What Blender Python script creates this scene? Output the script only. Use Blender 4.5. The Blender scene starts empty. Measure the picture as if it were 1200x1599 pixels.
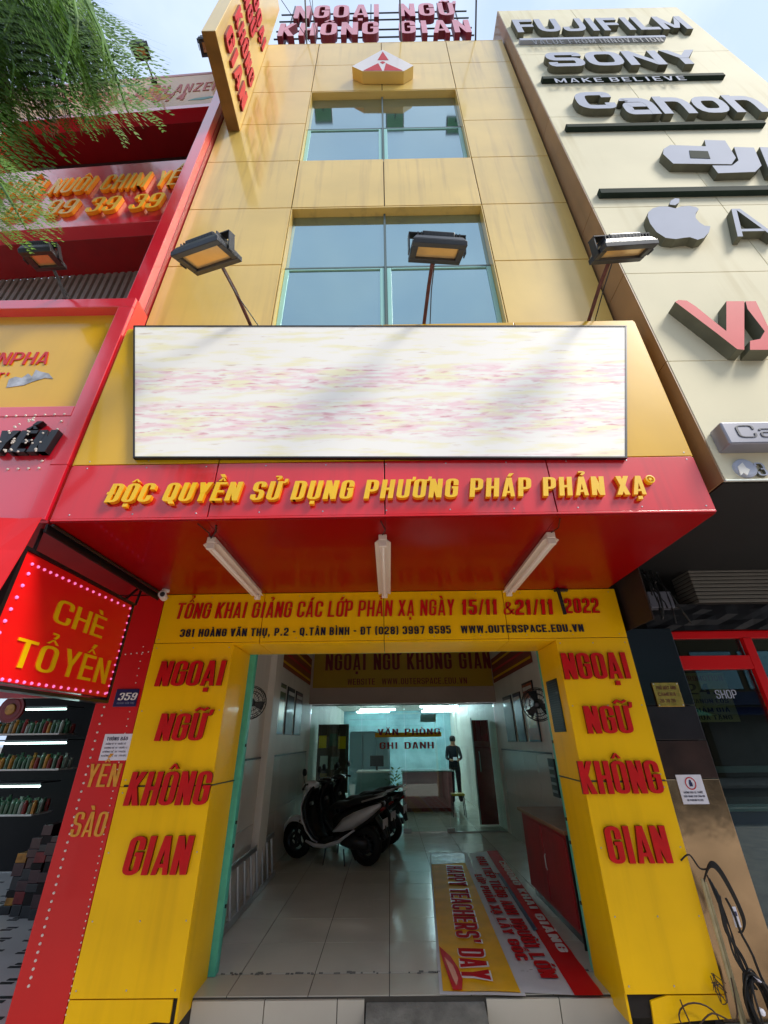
import bpy, bmesh, math, random, unicodedata
from mathutils import Vector, Matrix
random.seed(7)
S = bpy.context.scene; COL = S.collection
PI = math.pi; R = math.radians

# ------------------------------------------------------------------ camera, sky, sun, exposure
H = 1.65; FPX = 663.99; PITCH, ROLL, YAW = R(28.2286), R(-0.6642), R(-0.3758)
def cam_axes():
    cy, sy = math.cos(YAW), math.sin(YAW)
    f0 = Vector((sy, cy, 0)); r0 = Vector((cy, -sy, 0)); u0 = Vector((0, 0, 1))
    f = f0*math.cos(PITCH)+u0*math.sin(PITCH); u = -f0*math.sin(PITCH)+u0*math.cos(PITCH)
    return r0*math.cos(ROLL)+u*math.sin(ROLL), -r0*math.sin(ROLL)+u*math.cos(ROLL), f
CR, CU, CF = cam_axes()
cd = bpy.data.cameras.new('camera'); cam = bpy.data.objects.new('camera', cd); COL.objects.link(cam)
cam.matrix_world = Matrix((( CR.x, CU.x, -CF.x, 0), (CR.y, CU.y, -CF.y, 0), (CR.z, CU.z, -CF.z, H), (0, 0, 0, 1)))
cd.sensor_fit = 'HORIZONTAL'; cd.sensor_width = 36; cd.lens = FPX/1200*36; cd.clip_start = .05; cd.clip_end = 2000
S.camera = cam
W = bpy.data.worlds.new('World'); S.world = W; W.use_nodes = True
nt = W.node_tree; bg = nt.nodes['Background']
sky = nt.nodes.new('ShaderNodeTexSky'); sky.sky_type = 'NISHITA'; sky.sun_disc = False
SUN_EL, SUN_AZ = R(48), R(119)     # azimuth measured clockwise from +y
sky.sun_elevation = SUN_EL; sky.sun_rotation = SUN_AZ
sky.air_density = 1.0; sky.dust_density = 4.0; sky.ozone_density = 1.5
# a thin bright veil of cloud over the blue
tc = nt.nodes.new('ShaderNodeTexCoord'); mp = nt.nodes.new('ShaderNodeMapping'); mp.inputs['Scale'].default_value = (1, 1, 2.2)
nz = nt.nodes.new('ShaderNodeTexNoise'); nz.inputs['Scale'].default_value = 2.0; nz.inputs['Detail'].default_value = 6
rp = nt.nodes.new('ShaderNodeValToRGB'); rp.color_ramp.elements[0].position = .25; rp.color_ramp.elements[1].position = .8
rp.color_ramp.elements[0].color = (.80, .80, .80, 1); rp.color_ramp.elements[1].color = (.97, .97, .97, 1)
mx = nt.nodes.new('ShaderNodeMix'); mx.data_type = 'RGBA'
L = nt.links.new
L(tc.outputs['Generated'], mp.inputs[0]); L(mp.outputs[0], nz.inputs['Vector']); L(nz.outputs['Fac'], rp.inputs[0])
L(rp.outputs[0], mx.inputs['Factor']); L(sky.outputs[0], mx.inputs[6]); nz2 = nt.nodes.new('ShaderNodeTexNoise'); nz2.inputs['Scale'].default_value = 3.2; nz2.inputs['Detail'].default_value = 7; L(mp.outputs[0], nz2.inputs['Vector'])
rp2 = nt.nodes.new('ShaderNodeValToRGB'); rp2.color_ramp.elements[0].position = .38; rp2.color_ramp.elements[1].position = .66
rp2.color_ramp.elements[0].color = (.375, .48, .66, 1); rp2.color_ramp.elements[1].color = (.52, .60, .72, 1); L(nz2.outputs['Fac'], rp2.inputs[0])
vm = nt.nodes.new('ShaderNodeVectorMath'); vm.operation = 'SCALE'; vm.inputs['Scale'].default_value = 10; L(rp2.outputs[0], vm.inputs[0]); L(vm.outputs[0], mx.inputs[7])
L(mx.outputs[2], bg.inputs['Color']); bg.inputs['Strength'].default_value = .1
sl = bpy.data.lights.new('sun', 'SUN'); sun = bpy.data.objects.new('sun', sl); COL.objects.link(sun)
sl.energy = 2.3; sl.angle = R(16); sl.color = (1, .94, .84)
sd = Vector((math.sin(SUN_AZ)*math.cos(SUN_EL), math.cos(SUN_AZ)*math.cos(SUN_EL), math.sin(SUN_EL)))
sun.rotation_euler = sd.to_track_quat('Z', 'Y').to_euler(); sun.location = sd*50
S.cycles.diffuse_bounces = 8; S.cycles.max_bounces = 14
S.view_settings.view_transform = 'Standard'; S.view_settings.look = 'None'
S.view_settings.exposure = 0.88; S.view_settings.gamma = 1; S.view_settings.use_curve_mapping = False

# ------------------------------------------------------------------ measuring from the photograph onto real planes
def ray(px, py): return CF+CR*((px-600)/FPX)-CU*((py-799.5)/FPX)
ORG = Vector((0, 0, H))
def hit(p0, n, px, py):
    d = ray(px, py); return ORG+d*((Vector(p0)-ORG).dot(Vector(n))/d.dot(Vector(n)))
def Yp(y, px, py): return hit((0, y, 0), (0, 1, 0), px, py)
def Xp(x, px, py): return hit((x, 0, 0), (1, 0, 0), px, py)
def Zp(z, px, py): return hit((0, 0, z), (0, 0, 1), px, py)

# ------------------------------------------------------------------ materials
def lin(v):
    v /= 255
    return v/12.92 if v <= .04045 else ((v+.055)/1.055)**2.4
def rgb(r, g, b): return (lin(r), lin(g), lin(b), 1)
def mat(name, col, rough=.5, metal=0., coat=0., var=.08, scale=2., streak=0., streak_col=(.10, .08, .06, 1), bump=0., bscale=40., emit=0., spec=.5, crough=.05, rvar=0., cior=1.5):
    m = bpy.data.materials.new(name); m.use_nodes = True
    n = m.node_tree; b = n.nodes['Principled BSDF']; l = n.links.new
    b.inputs['Roughness'].default_value = rough; b.inputs['Metallic'].default_value = metal
    b.inputs['Coat Weight'].default_value = coat; b.inputs['Coat Roughness'].default_value = crough; b.inputs['Coat IOR'].default_value = cior
    b.inputs['Specular IOR Level'].default_value = spec
    g = n.nodes.new('ShaderNodeNewGeometry')
    if var:
        t = n.nodes.new('ShaderNodeTexNoise'); t.inputs['Scale'].default_value = scale; t.inputs['Detail'].default_value = 5
        l(g.outputs['Position'], t.inputs['Vector'])
        mr = n.nodes.new('ShaderNodeMapRange'); mr.inputs[1].default_value = .3; mr.inputs[2].default_value = .7
        mr.inputs[3].default_value = 1-var; mr.inputs[4].default_value = 1+var
        l(t.outputs['Fac'], mr.inputs[0])
        h = n.nodes.new('ShaderNodeMix'); h.data_type = 'RGBA'; h.blend_type = 'MULTIPLY'; h.inputs['Factor'].default_value = 1
        h.inputs[6].default_value = col; l(mr.outputs[0], h.inputs[7]); src = h.outputs[2]
        if streak:
            mp = n.nodes.new('ShaderNodeMapping'); mp.inputs['Scale'].default_value = (7, 7, .35); l(g.outputs['Position'], mp.inputs[0])
            t2 = n.nodes.new('ShaderNodeTexNoise'); t2.inputs['Scale'].default_value = 1.3; t2.inputs['Detail'].default_value = 7; l(mp.outputs[0], t2.inputs['Vector'])
            t3 = n.nodes.new('ShaderNodeTexNoise'); t3.inputs['Scale'].default_value = .55; l(g.outputs['Position'], t3.inputs['Vector'])
            m2 = n.nodes.new('ShaderNodeMapRange'); m2.inputs[1].default_value = .5; m2.inputs[2].default_value = .78; l(t2.outputs['Fac'], m2.inputs[0])
            m3 = n.nodes.new('ShaderNodeMapRange'); m3.inputs[1].default_value = .38; m3.inputs[2].default_value = .62; l(t3.outputs['Fac'], m3.inputs[0])
            mu = n.nodes.new('ShaderNodeMath'); mu.operation = 'MULTIPLY'; l(m2.outputs[0], mu.inputs[0]); l(m3.outputs[0], mu.inputs[1])
            m4 = n.nodes.new('ShaderNodeMath'); m4.operation = 'MULTIPLY'; l(mu.outputs[0], m4.inputs[0]); m4.inputs[1].default_value = streak
            s = n.nodes.new('ShaderNodeMix'); s.data_type = 'RGBA'; l(m4.outputs[0], s.inputs['Factor']); l(src, s.inputs[6]); s.inputs[7].default_value = streak_col
            src = s.outputs[2]
        l(src, b.inputs['Base Color'])
    else: b.inputs['Base Color'].default_value = col
    if rvar:
        t = n.nodes.new('ShaderNodeTexNoise'); t.inputs['Scale'].default_value = 5; t.inputs['Detail'].default_value = 4; l(g.outputs['Position'], t.inputs['Vector'])
        mr = n.nodes.new('ShaderNodeMapRange'); mr.inputs[1].default_value = .3; mr.inputs[2].default_value = .7
        mr.inputs[3].default_value = max(.02, rough-rvar); mr.inputs[4].default_value = rough+rvar; l(t.outputs['Fac'], mr.inputs[0]); l(mr.outputs[0], b.inputs['Roughness'])
    if bump:
        t = n.nodes.new('ShaderNodeTexNoise'); t.inputs['Scale'].default_value = bscale; t.inputs['Detail'].default_value = 3; l(g.outputs['Position'], t.inputs['Vector'])
        bp = n.nodes.new('ShaderNodeBump'); bp.inputs['Strength'].default_value = bump; bp.inputs['Distance'].default_value = .02
        l(t.outputs['Fac'], bp.inputs['Height']); l(bp.outputs[0], b.inputs['Normal'])
    if emit:
        b.inputs['Emission Color'].default_value = col; b.inputs['Emission Strength'].default_value = emit
    return m
def glass(name, tint, refl=.0, rough=.0):
    m = bpy.data.materials.new(name); m.use_nodes = True; n = m.node_tree; l = n.links.new
    n.nodes.remove(n.nodes['Principled BSDF']); out = n.nodes['Material Output']
    t = n.nodes.new('ShaderNodeBsdfTransparent'); t.inputs[0].default_value = tint
    g = n.nodes.new('ShaderNodeBsdfGlossy'); g.inputs['Roughness'].default_value = rough; g.inputs['Color'].default_value = (.9, 1, .97, 1)
    f = n.nodes.new('ShaderNodeFresnel'); f.inputs[0].default_value = 1.5
    a = n.nodes.new('ShaderNodeMath'); a.operation = 'ADD'; a.use_clamp = True; l(f.outputs[0], a.inputs[0]); a.inputs[1].default_value = refl
    x = n.nodes.new('ShaderNodeMixShader'); l(a.outputs[0], x.inputs[0]); l(t.outputs[0], x.inputs[1]); l(g.outputs[0], x.inputs[2]); l(x.outputs[0], out.inputs[0])
    return m

YEL = mat('yellow_aluminium', rgb(244, 192, 0), .4, coat=.08, var=.06, spec=.2, bump=.03, bscale=3, streak=.22, streak_col=rgb(150, 105, 10))
YELC = mat('yellow_canopy_aluminium', rgb(222, 172, 10), .3, coat=.5, cior=1.55, var=.06, crough=.08, spec=.4, streak=.15, streak_col=rgb(150, 110, 40), bump=.05, bscale=2.5)
YELT = mat('weathered_yellow_aluminium', rgb(222, 188, 98), .42, coat=.6, spec=.4, cior=1.5, var=.09, scale=1.3, crough=.1, streak=.55, streak_col=rgb(150, 115, 70), bump=.06, bscale=2)
RED = mat('red_aluminium', rgb(214, 6, 22), .32, coat=.7, spec=.5, cior=1.6, var=.05, crough=.08, bump=.04, bscale=2.5, streak=.5, streak_col=rgb(110, 30, 26))
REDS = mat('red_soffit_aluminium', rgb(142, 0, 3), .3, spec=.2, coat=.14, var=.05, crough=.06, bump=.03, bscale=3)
REDN = mat('neighbour_red_panel', rgb(222, 20, 46), .32, coat=1.0, spec=.8, cior=1.75, var=.05, crough=.1, bump=.03, bscale=2)
REDP = mat('pillar_red_sheet', rgb(205, 0, 0), .45, coat=.1, var=.05)
LRED = mat('red_letter_paint', rgb(196, 0, 8), .5, coat=0, spec=.3, var=.12, scale=9)
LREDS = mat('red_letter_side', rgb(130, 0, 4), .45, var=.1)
LYEL = mat('yellow_letter_paint', rgb(240, 190, 0), .4, coat=.3, var=.05, scale=8)
LYELS = mat('orange_letter_side', rgb(235, 150, 0), .5, var=.05)
LBLK = mat('dark_blue_letter', rgb(14, 16, 44), .4, var=0)
SEAM = mat('dark_joint', rgb(26, 20, 16), .8, var=0)
BLACK = mat('black_paint', rgb(16, 16, 18), .4, coat=.2, var=.1)
WHITE = mat('white_paint', rgb(226, 224, 218), .55, var=.06, scale=3)
WALL = mat('interior_wall', rgb(236, 230, 220), .5, var=.06, scale=1.5, streak=.2, streak_col=rgb(120, 110, 100))
TILEW = mat('wall_tile', rgb(212, 208, 198), .25, coat=.2, var=.06, scale=1.2)
CEIL = mat('ceiling_paint', rgb(222, 218, 210), .8, var=.05)
FLOOR = mat('polished_floor_tile', rgb(208, 205, 192), .16, var=.07, scale=1.6, spec=.6, rvar=.06)
GROUT = mat('grout', rgb(70, 66, 58), .8, var=.2, scale=9)
MARB = mat('cream_step_tile', rgb(196, 190, 174), .25, coat=.15, var=.05)
CONC = mat('ramp_concrete', rgb(112, 112, 106), .85, var=.35, scale=9, bump=.5, bscale=60)
PAVE = mat('pavement_paving', rgb(186, 174, 164), .75, var=.25, scale=5, bump=.3)
ASPH = mat('asphalt', (.05, .05, .052, 1), .85, var=.2, scale=30, bump=.3)
GREEN = mat('mint_green_steel', rgb(84, 190, 164), .45, var=.12, scale=12, streak=.6, streak_col=rgb(50, 60, 50))
FRAME = mat('pale_cyan_frame', rgb(150, 205, 200), .35, var=.05)
WGLASS = mat('coated_window_glass', rgb(146, 172, 176), .05, metal=.9, var=.06, scale=.6, bump=.03, bscale=1.1)
LIGHTW = mat('batten_enamel', rgb(220, 205, 190), .35, var=.04)
TUBEOFF = mat('unlit_tube', rgb(235, 225, 215), .2, var=0)
TUBEON = mat('lit_tube', (.80, .88, 1, 1), .3, var=0, emit=24)
DARKM = mat('dark_steel', rgb(52, 54, 58), .4, metal=.4, coat=.2, var=.15, scale=14)
FINM = mat('heat_sink_metal', rgb(60, 62, 66), .5, metal=.5, var=.1)
RUST = mat('rusty_arm', rgb(88, 44, 34), .7, var=.35, scale=18, bump=.3)
FACEG = mat('floodlight_glass', rgb(214, 178, 120), .22, metal=.5, var=.1, scale=6)
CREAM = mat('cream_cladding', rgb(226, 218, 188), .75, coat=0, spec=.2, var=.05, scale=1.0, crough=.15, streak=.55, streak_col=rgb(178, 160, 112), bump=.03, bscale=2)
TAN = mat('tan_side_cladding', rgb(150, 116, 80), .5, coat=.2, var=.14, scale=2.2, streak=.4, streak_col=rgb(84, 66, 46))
SILV = mat('brushed_letter_face', rgb(172, 178, 194), .75, spec=.15, coat=0, var=.04)
SILS = mat('letter_side_dark', rgb(104, 104, 88), .8, spec=.1, var=.15, scale=6)
PINKF = mat('faded_red_face', rgb(200, 70, 78), .6, spec=.2, coat=0, var=.06)
BARD = mat('dark_channel', rgb(40, 52, 46), .8, spec=.1, var=.15)
STONE = mat('black_granite', rgb(10, 10, 13), .2, spec=.4, coat=0, var=.2, scale=5)
STEEL = mat('stainless_cladding', rgb(150, 128, 100), .13, metal=.92, var=.35, scale=2.5, bump=.25, bscale=3, rvar=.08)
REDG = mat('red_door_paint', rgb(208, 0, 8), .4, coat=0, spec=.3, var=.04)
SHOPGL = glass('shop_door_glass', (.62, .70, .70, 1), .0)
OFFGL = glass('green_tinted_glass', (.78, .93, .90, 1), .02)
BRASS = mat('gold_plaque_metal', rgb(200, 160, 80), .25, metal=.9, var=.25, scale=14)
PAPER = mat('white_notice_sheet', rgb(222, 222, 232), .6, var=.02)
BLUEP = mat('navy_enamel', rgb(20, 28, 80), .35, coat=.3, var=.03)
RUBBER = mat('black_rubber', rgb(14, 14, 14), .6, var=.1)
ALU = mat('aluminium', rgb(180, 182, 184), .35, metal=.8, var=.08)
WOOD = mat('cabinet_wood', rgb(138, 100, 66), .45, var=.15, scale=6)
SHUT = mat('grey_brown_shutter', rgb(150, 140, 130), .5, var=.12, streak=.3)
SHUTD = mat('shutter_groove', rgb(70, 52, 52), .6, var=.1)
LEAF = mat('leaf_green', (.065, .155, .016, 1), .6, var=.5, scale=2.2, spec=.15)  # in the tree, this darker green paints the shaded inner fronds
LEAF_LIT = mat('leaf_lit_green', (.13, .26, .025, 1), .5, var=.3, scale=3)  # brighter copy of the leaf green paints the lit front fronds
BARK = mat('tree_bark', rgb(92, 78, 62), .9, var=.3, scale=8, bump=.5)
for m_ in (LEAF, LEAF_LIT):
    n_ = m_.node_tree; pb = n_.nodes['Principled BSDF']; tl = n_.nodes.new('ShaderNodeBsdfTranslucent'); ms_ = n_.nodes.new('ShaderNodeMixShader'); ms_.inputs[0].default_value = .35
    src = pb.inputs['Base Color'].links[0].from_socket; n_.links.new(src, tl.inputs[0]); n_.links.new(pb.outputs[0], ms_.inputs[1]); n_.links.new(tl.outputs[0], ms_.inputs[2]); n_.links.new(ms_.outputs[0], n_.nodes['Material Output'].inputs[0])
def smooth_path(pts, n=5):
    pts = [Vector(p) for p in pts]; out = []
    for i in range(len(pts)-1):
        p0, p1, p2, p3 = pts[max(i-1, 0)], pts[i], pts[i+1], pts[min(i+2, len(pts)-1)]
        for k in range(n):
            t = k/n; out.append(.5*((2*p1)+(p2-p0)*t+(2*p0-5*p1+4*p2-p3)*t*t+(3*p1-p0-3*p2+p3)*t**3))
    return out+[pts[-1]]

# ------------------------------------------------------------------ mesh building
class MB:
    def __init__(s): s.v = []; s.f = []; s.m = []; s.mi = 0
    def add(s, vs, fs):
        o = len(s.v); s.v += [tuple(p) for p in vs]; s.f += [tuple(i+o for i in f) for f in fs]; s.m += [s.mi]*len(fs); return s
    def mat(s, i): s.mi = i; return s
    def box(s, x0, x1, y0, y1, z0, z1):
        return s.add([(x, y, z) for x in (x0, x1) for y in (y0, y1) for z in (z0, z1)],
                     [(0, 1, 3, 2), (4, 6, 7, 5), (0, 4, 5, 1), (2, 3, 7, 6), (0, 2, 6, 4), (1, 5, 7, 3)])
    def obox(s, c, ax, ay, az):
        c, ax, ay, az = map(Vector, (c, ax, ay, az))
        return s.add([c+ax*i+ay*j+az*k for i in (-1, 1) for j in (-1, 1) for k in (-1, 1)],
                     [(0, 1, 3, 2), (4, 6, 7, 5), (0, 4, 5, 1), (2, 3, 7, 6), (0, 2, 6, 4), (1, 5, 7, 3)])
    def quad(s, a, b, c, d): return s.add([a, b, c, d], [(0, 1, 2, 3)])
    def prism(s, pts, e, front=None, side=None):
        n = len(pts); pts = [Vector(p) for p in pts]; e = Vector(e); o = len(s.v)
        s.v += [tuple(p) for p in pts]+[tuple(p+e) for p in pts]
        s.f += [tuple(range(o, o+n)), tuple(range(o+2*n-1, o+n-1, -1))]; s.m += [s.mi if front is None else front]*2
        for i in range(n):
            j = (i+1) % n; s.f.append((o+i, o+j, o+n+j, o+n+i)); s.m.append(s.mi if side is None else side)
        return s
    def tube(s, pts, r, n=8, caps=True):
        pts = [Vector(p) for p in pts]; rs = r if isinstance(r, (list, tuple)) else [r]*len(pts); o = len(s.v); up = None
        for i, p in enumerate(pts):
            d = (pts[min(i+1, len(pts)-1)]-pts[max(i-1, 0)]).normalized()
            if up is None: up = d.orthogonal().normalized()
            else:
                up = (up-d*up.dot(d))
                up = up.normalized() if up.length > 1e-5 else d.orthogonal().normalized()
            w = d.cross(up)
            for k in range(n):
                a = 2*PI*k/n; s.v.append(tuple(p+(up*math.cos(a)+w*math.sin(a))*rs[i]))
        for i in range(len(pts)-1):
            for k in range(n):
                q = (k+1) % n; s.f.append((o+i*n+k, o+i*n+q, o+(i+1)*n+q, o+(i+1)*n+k)); s.m.append(s.mi)
        if caps:
            s.f.append(tuple(o+k for k in range(n-1, -1, -1))); s.f.append(tuple(o+(len(pts)-1)*n+k for k in range(n))); s.m += [s.mi]*2
        return s
    def lathe(s, c, axis, prof, n=20):
        c = Vector(c); a = Vector(axis).normalized(); u = a.orthogonal().normalized(); w = a.cross(u); o = len(s.v)
        for (h, r) in prof:
            for k in range(n):
                t = 2*PI*k/n; s.v.append(tuple(c+a*h+(u*math.cos(t)+w*math.sin(t))*r))
        for i in range(len(prof)-1):
            for k in range(n):
                q = (k+1) % n; s.f.append((o+i*n+k, o+i*n+q, o+(i+1)*n+q, o+(i+1)*n+k)); s.m.append(s.mi)
        return s
    def loft(s, rings, closed=True):
        o = len(s.v); n = len(rings[0])
        for rg in rings: s.v += [tuple(p) for p in rg]
        for i in range(len(rings)-1):
            for k in range(n if closed else n-1):
                q = (k+1) % n; s.f.append((o+i*n+k, o+i*n+q, o+(i+1)*n+q, o+(i+1)*n+k)); s.m.append(s.mi)
        if closed:
            s.f.append(tuple(o+k for k in range(n-1, -1, -1))); s.f.append(tuple(o+(len(rings)-1)*n+k for k in range(n))); s.m += [s.mi]*2
        return s
    def mesh(s, name, mats, xf=None, off=None, smooth=False):
        vs = [Vector(p) for p in s.v]
        if xf is not None: vs = [xf@p for p in vs]
        if off is not None: vs = [p-off for p in vs]
        me = bpy.data.meshes.new(name); me.from_pydata([tuple(p) for p in vs], [], s.f)
        for m in (mats if isinstance(mats, (list, tuple)) else [mats]): me.materials.append(m)
        me.polygons.foreach_set('material_index', s.m)
        bm = bmesh.new(); bm.from_mesh(me); bmesh.ops.recalc_face_normals(bm, faces=bm.faces); bm.to_mesh(me); bm.free()
        if smooth: me.polygons.foreach_set('use_smooth', [True]*len(me.polygons))
        me.update(); return me
ROOT = {}
def tag(o, label=None, cat=None, group=None, kind=None):
    if label: o['label'] = label
    if cat: o['category'] = cat
    if group: o['group'] = group
    if kind: o['kind'] = kind
    return o
def thing(name, loc, label, cat, group=None):
    o = bpy.data.objects.new(name, None); COL.objects.link(o); o.location = loc; o.empty_display_size = .1
    ROOT[o] = Vector(loc); return tag(o, label, cat, group)
def part(name, mb, mats, parent=None, xf=None, bevel=0, smooth=False, kind=None, label=None):
    off = ROOT[parent] if parent else Vector((0, 0, 0))
    if smooth and smooth is not True: pass
    me = mb.mesh(name, mats, xf, off, smooth is True)
    o = bpy.data.objects.new(name, me); COL.objects.link(o)
    if parent: o.parent = parent
    ROOT[o] = off
    if bevel:
        m = o.modifiers.new('bevel', 'BEVEL'); m.width = bevel; m.segments = 2; m.limit_method = 'ANGLE'; m.angle_limit = R(40)
        m.harden_normals = False
    if kind: o['kind'] = kind
    if label: o['label'] = label
    return o
def boxp(name, m, parent, x0, x1, y0, y1, z0, z1, bevel=.003, xf=None, label=None):
    return part(name, MB().box(x0, x1, y0, y1, z0, z1), m, parent, bevel=bevel, xf=xf, label=label)
def copy_tree(o, parent=None):
    c = o.copy(); COL.objects.link(c)
    if parent: c.parent = parent
    ROOT[c] = ROOT.get(o, Vector())
    for ch in list(o.children): copy_tree(ch, c)
    return c

# ------------------------------------------------------------------ heavy sign lettering drawn as strokes
KY = .68
def rpath(pts, rad, closed=False, n=4):
    out = []; N = len(pts)
    for i, p in enumerate(pts):
        p = Vector((p[0], p[1]))
        if (not closed and i in (0, N-1)) or rad <= 0: out.append(p); continue
        a = Vector(pts[i-1][:2]); c = Vector(pts[(i+1) % N][:2])
        r = min(rad, (a-p).length*.49, (c-p).length*.49)
        s = p+(a-p).normalized()*r; e = p+(c-p).normalized()*r
        for k in range(n+1):
            t = k/n; out.append(s*(1-t)**2+p*2*t*(1-t)+e*t*t)
    return out
def ribbon(mb, path, h, z0, z1, closed=False):
    n = len(path); Lp = []; Rp = []
    for i, p in enumerate(path):
        a = path[i-1] if (closed or i) else None; c = path[(i+1) % n] if (closed or i < n-1) else None
        d1 = (p-a).normalized() if a is not None and (p-a).length > 1e-6 else None
        d2 = (c-p).normalized() if c is not None and (c-p).length > 1e-6 else None
        if d1 is None: d1 = d2
        if d2 is None: d2 = d1
        n1 = Vector((-d1.y, d1.x)); n2 = Vector((-d2.y, d2.x)); m = (n1+n2)
        m = m.normalized() if m.length > 1e-4 else n1
        k = h/max(.5, m.dot(n1)); e = Vector((m.x*k, m.y*k*KY)); Lp.append(p+e); Rp.append(p-e)
    o = len(mb.v)
    for l, r in zip(Lp, Rp): mb.v += [(l.x, l.y, z0), (r.x, r.y, z0), (l.x, l.y, z1), (r.x, r.y, z1)]
    def F(f, m): mb.f.append(f); mb.m.append(m)
    for i in range(n if closed else n-1):
        a = o+4*i; c = o+4*((i+1) % n)
        F((a+2, c+2, c+3, a+3), 0); F((a, a+1, c+1, c), 1); F((a, c, c+2, a+2), 1); F((a+1, a+3, c+3, c+1), 1)
    if not closed:
        F((o, o+2, o+3, o+1), 1); e = o+4*(n-1); F((e, e+1, e+3, e+2), 1)
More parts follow.
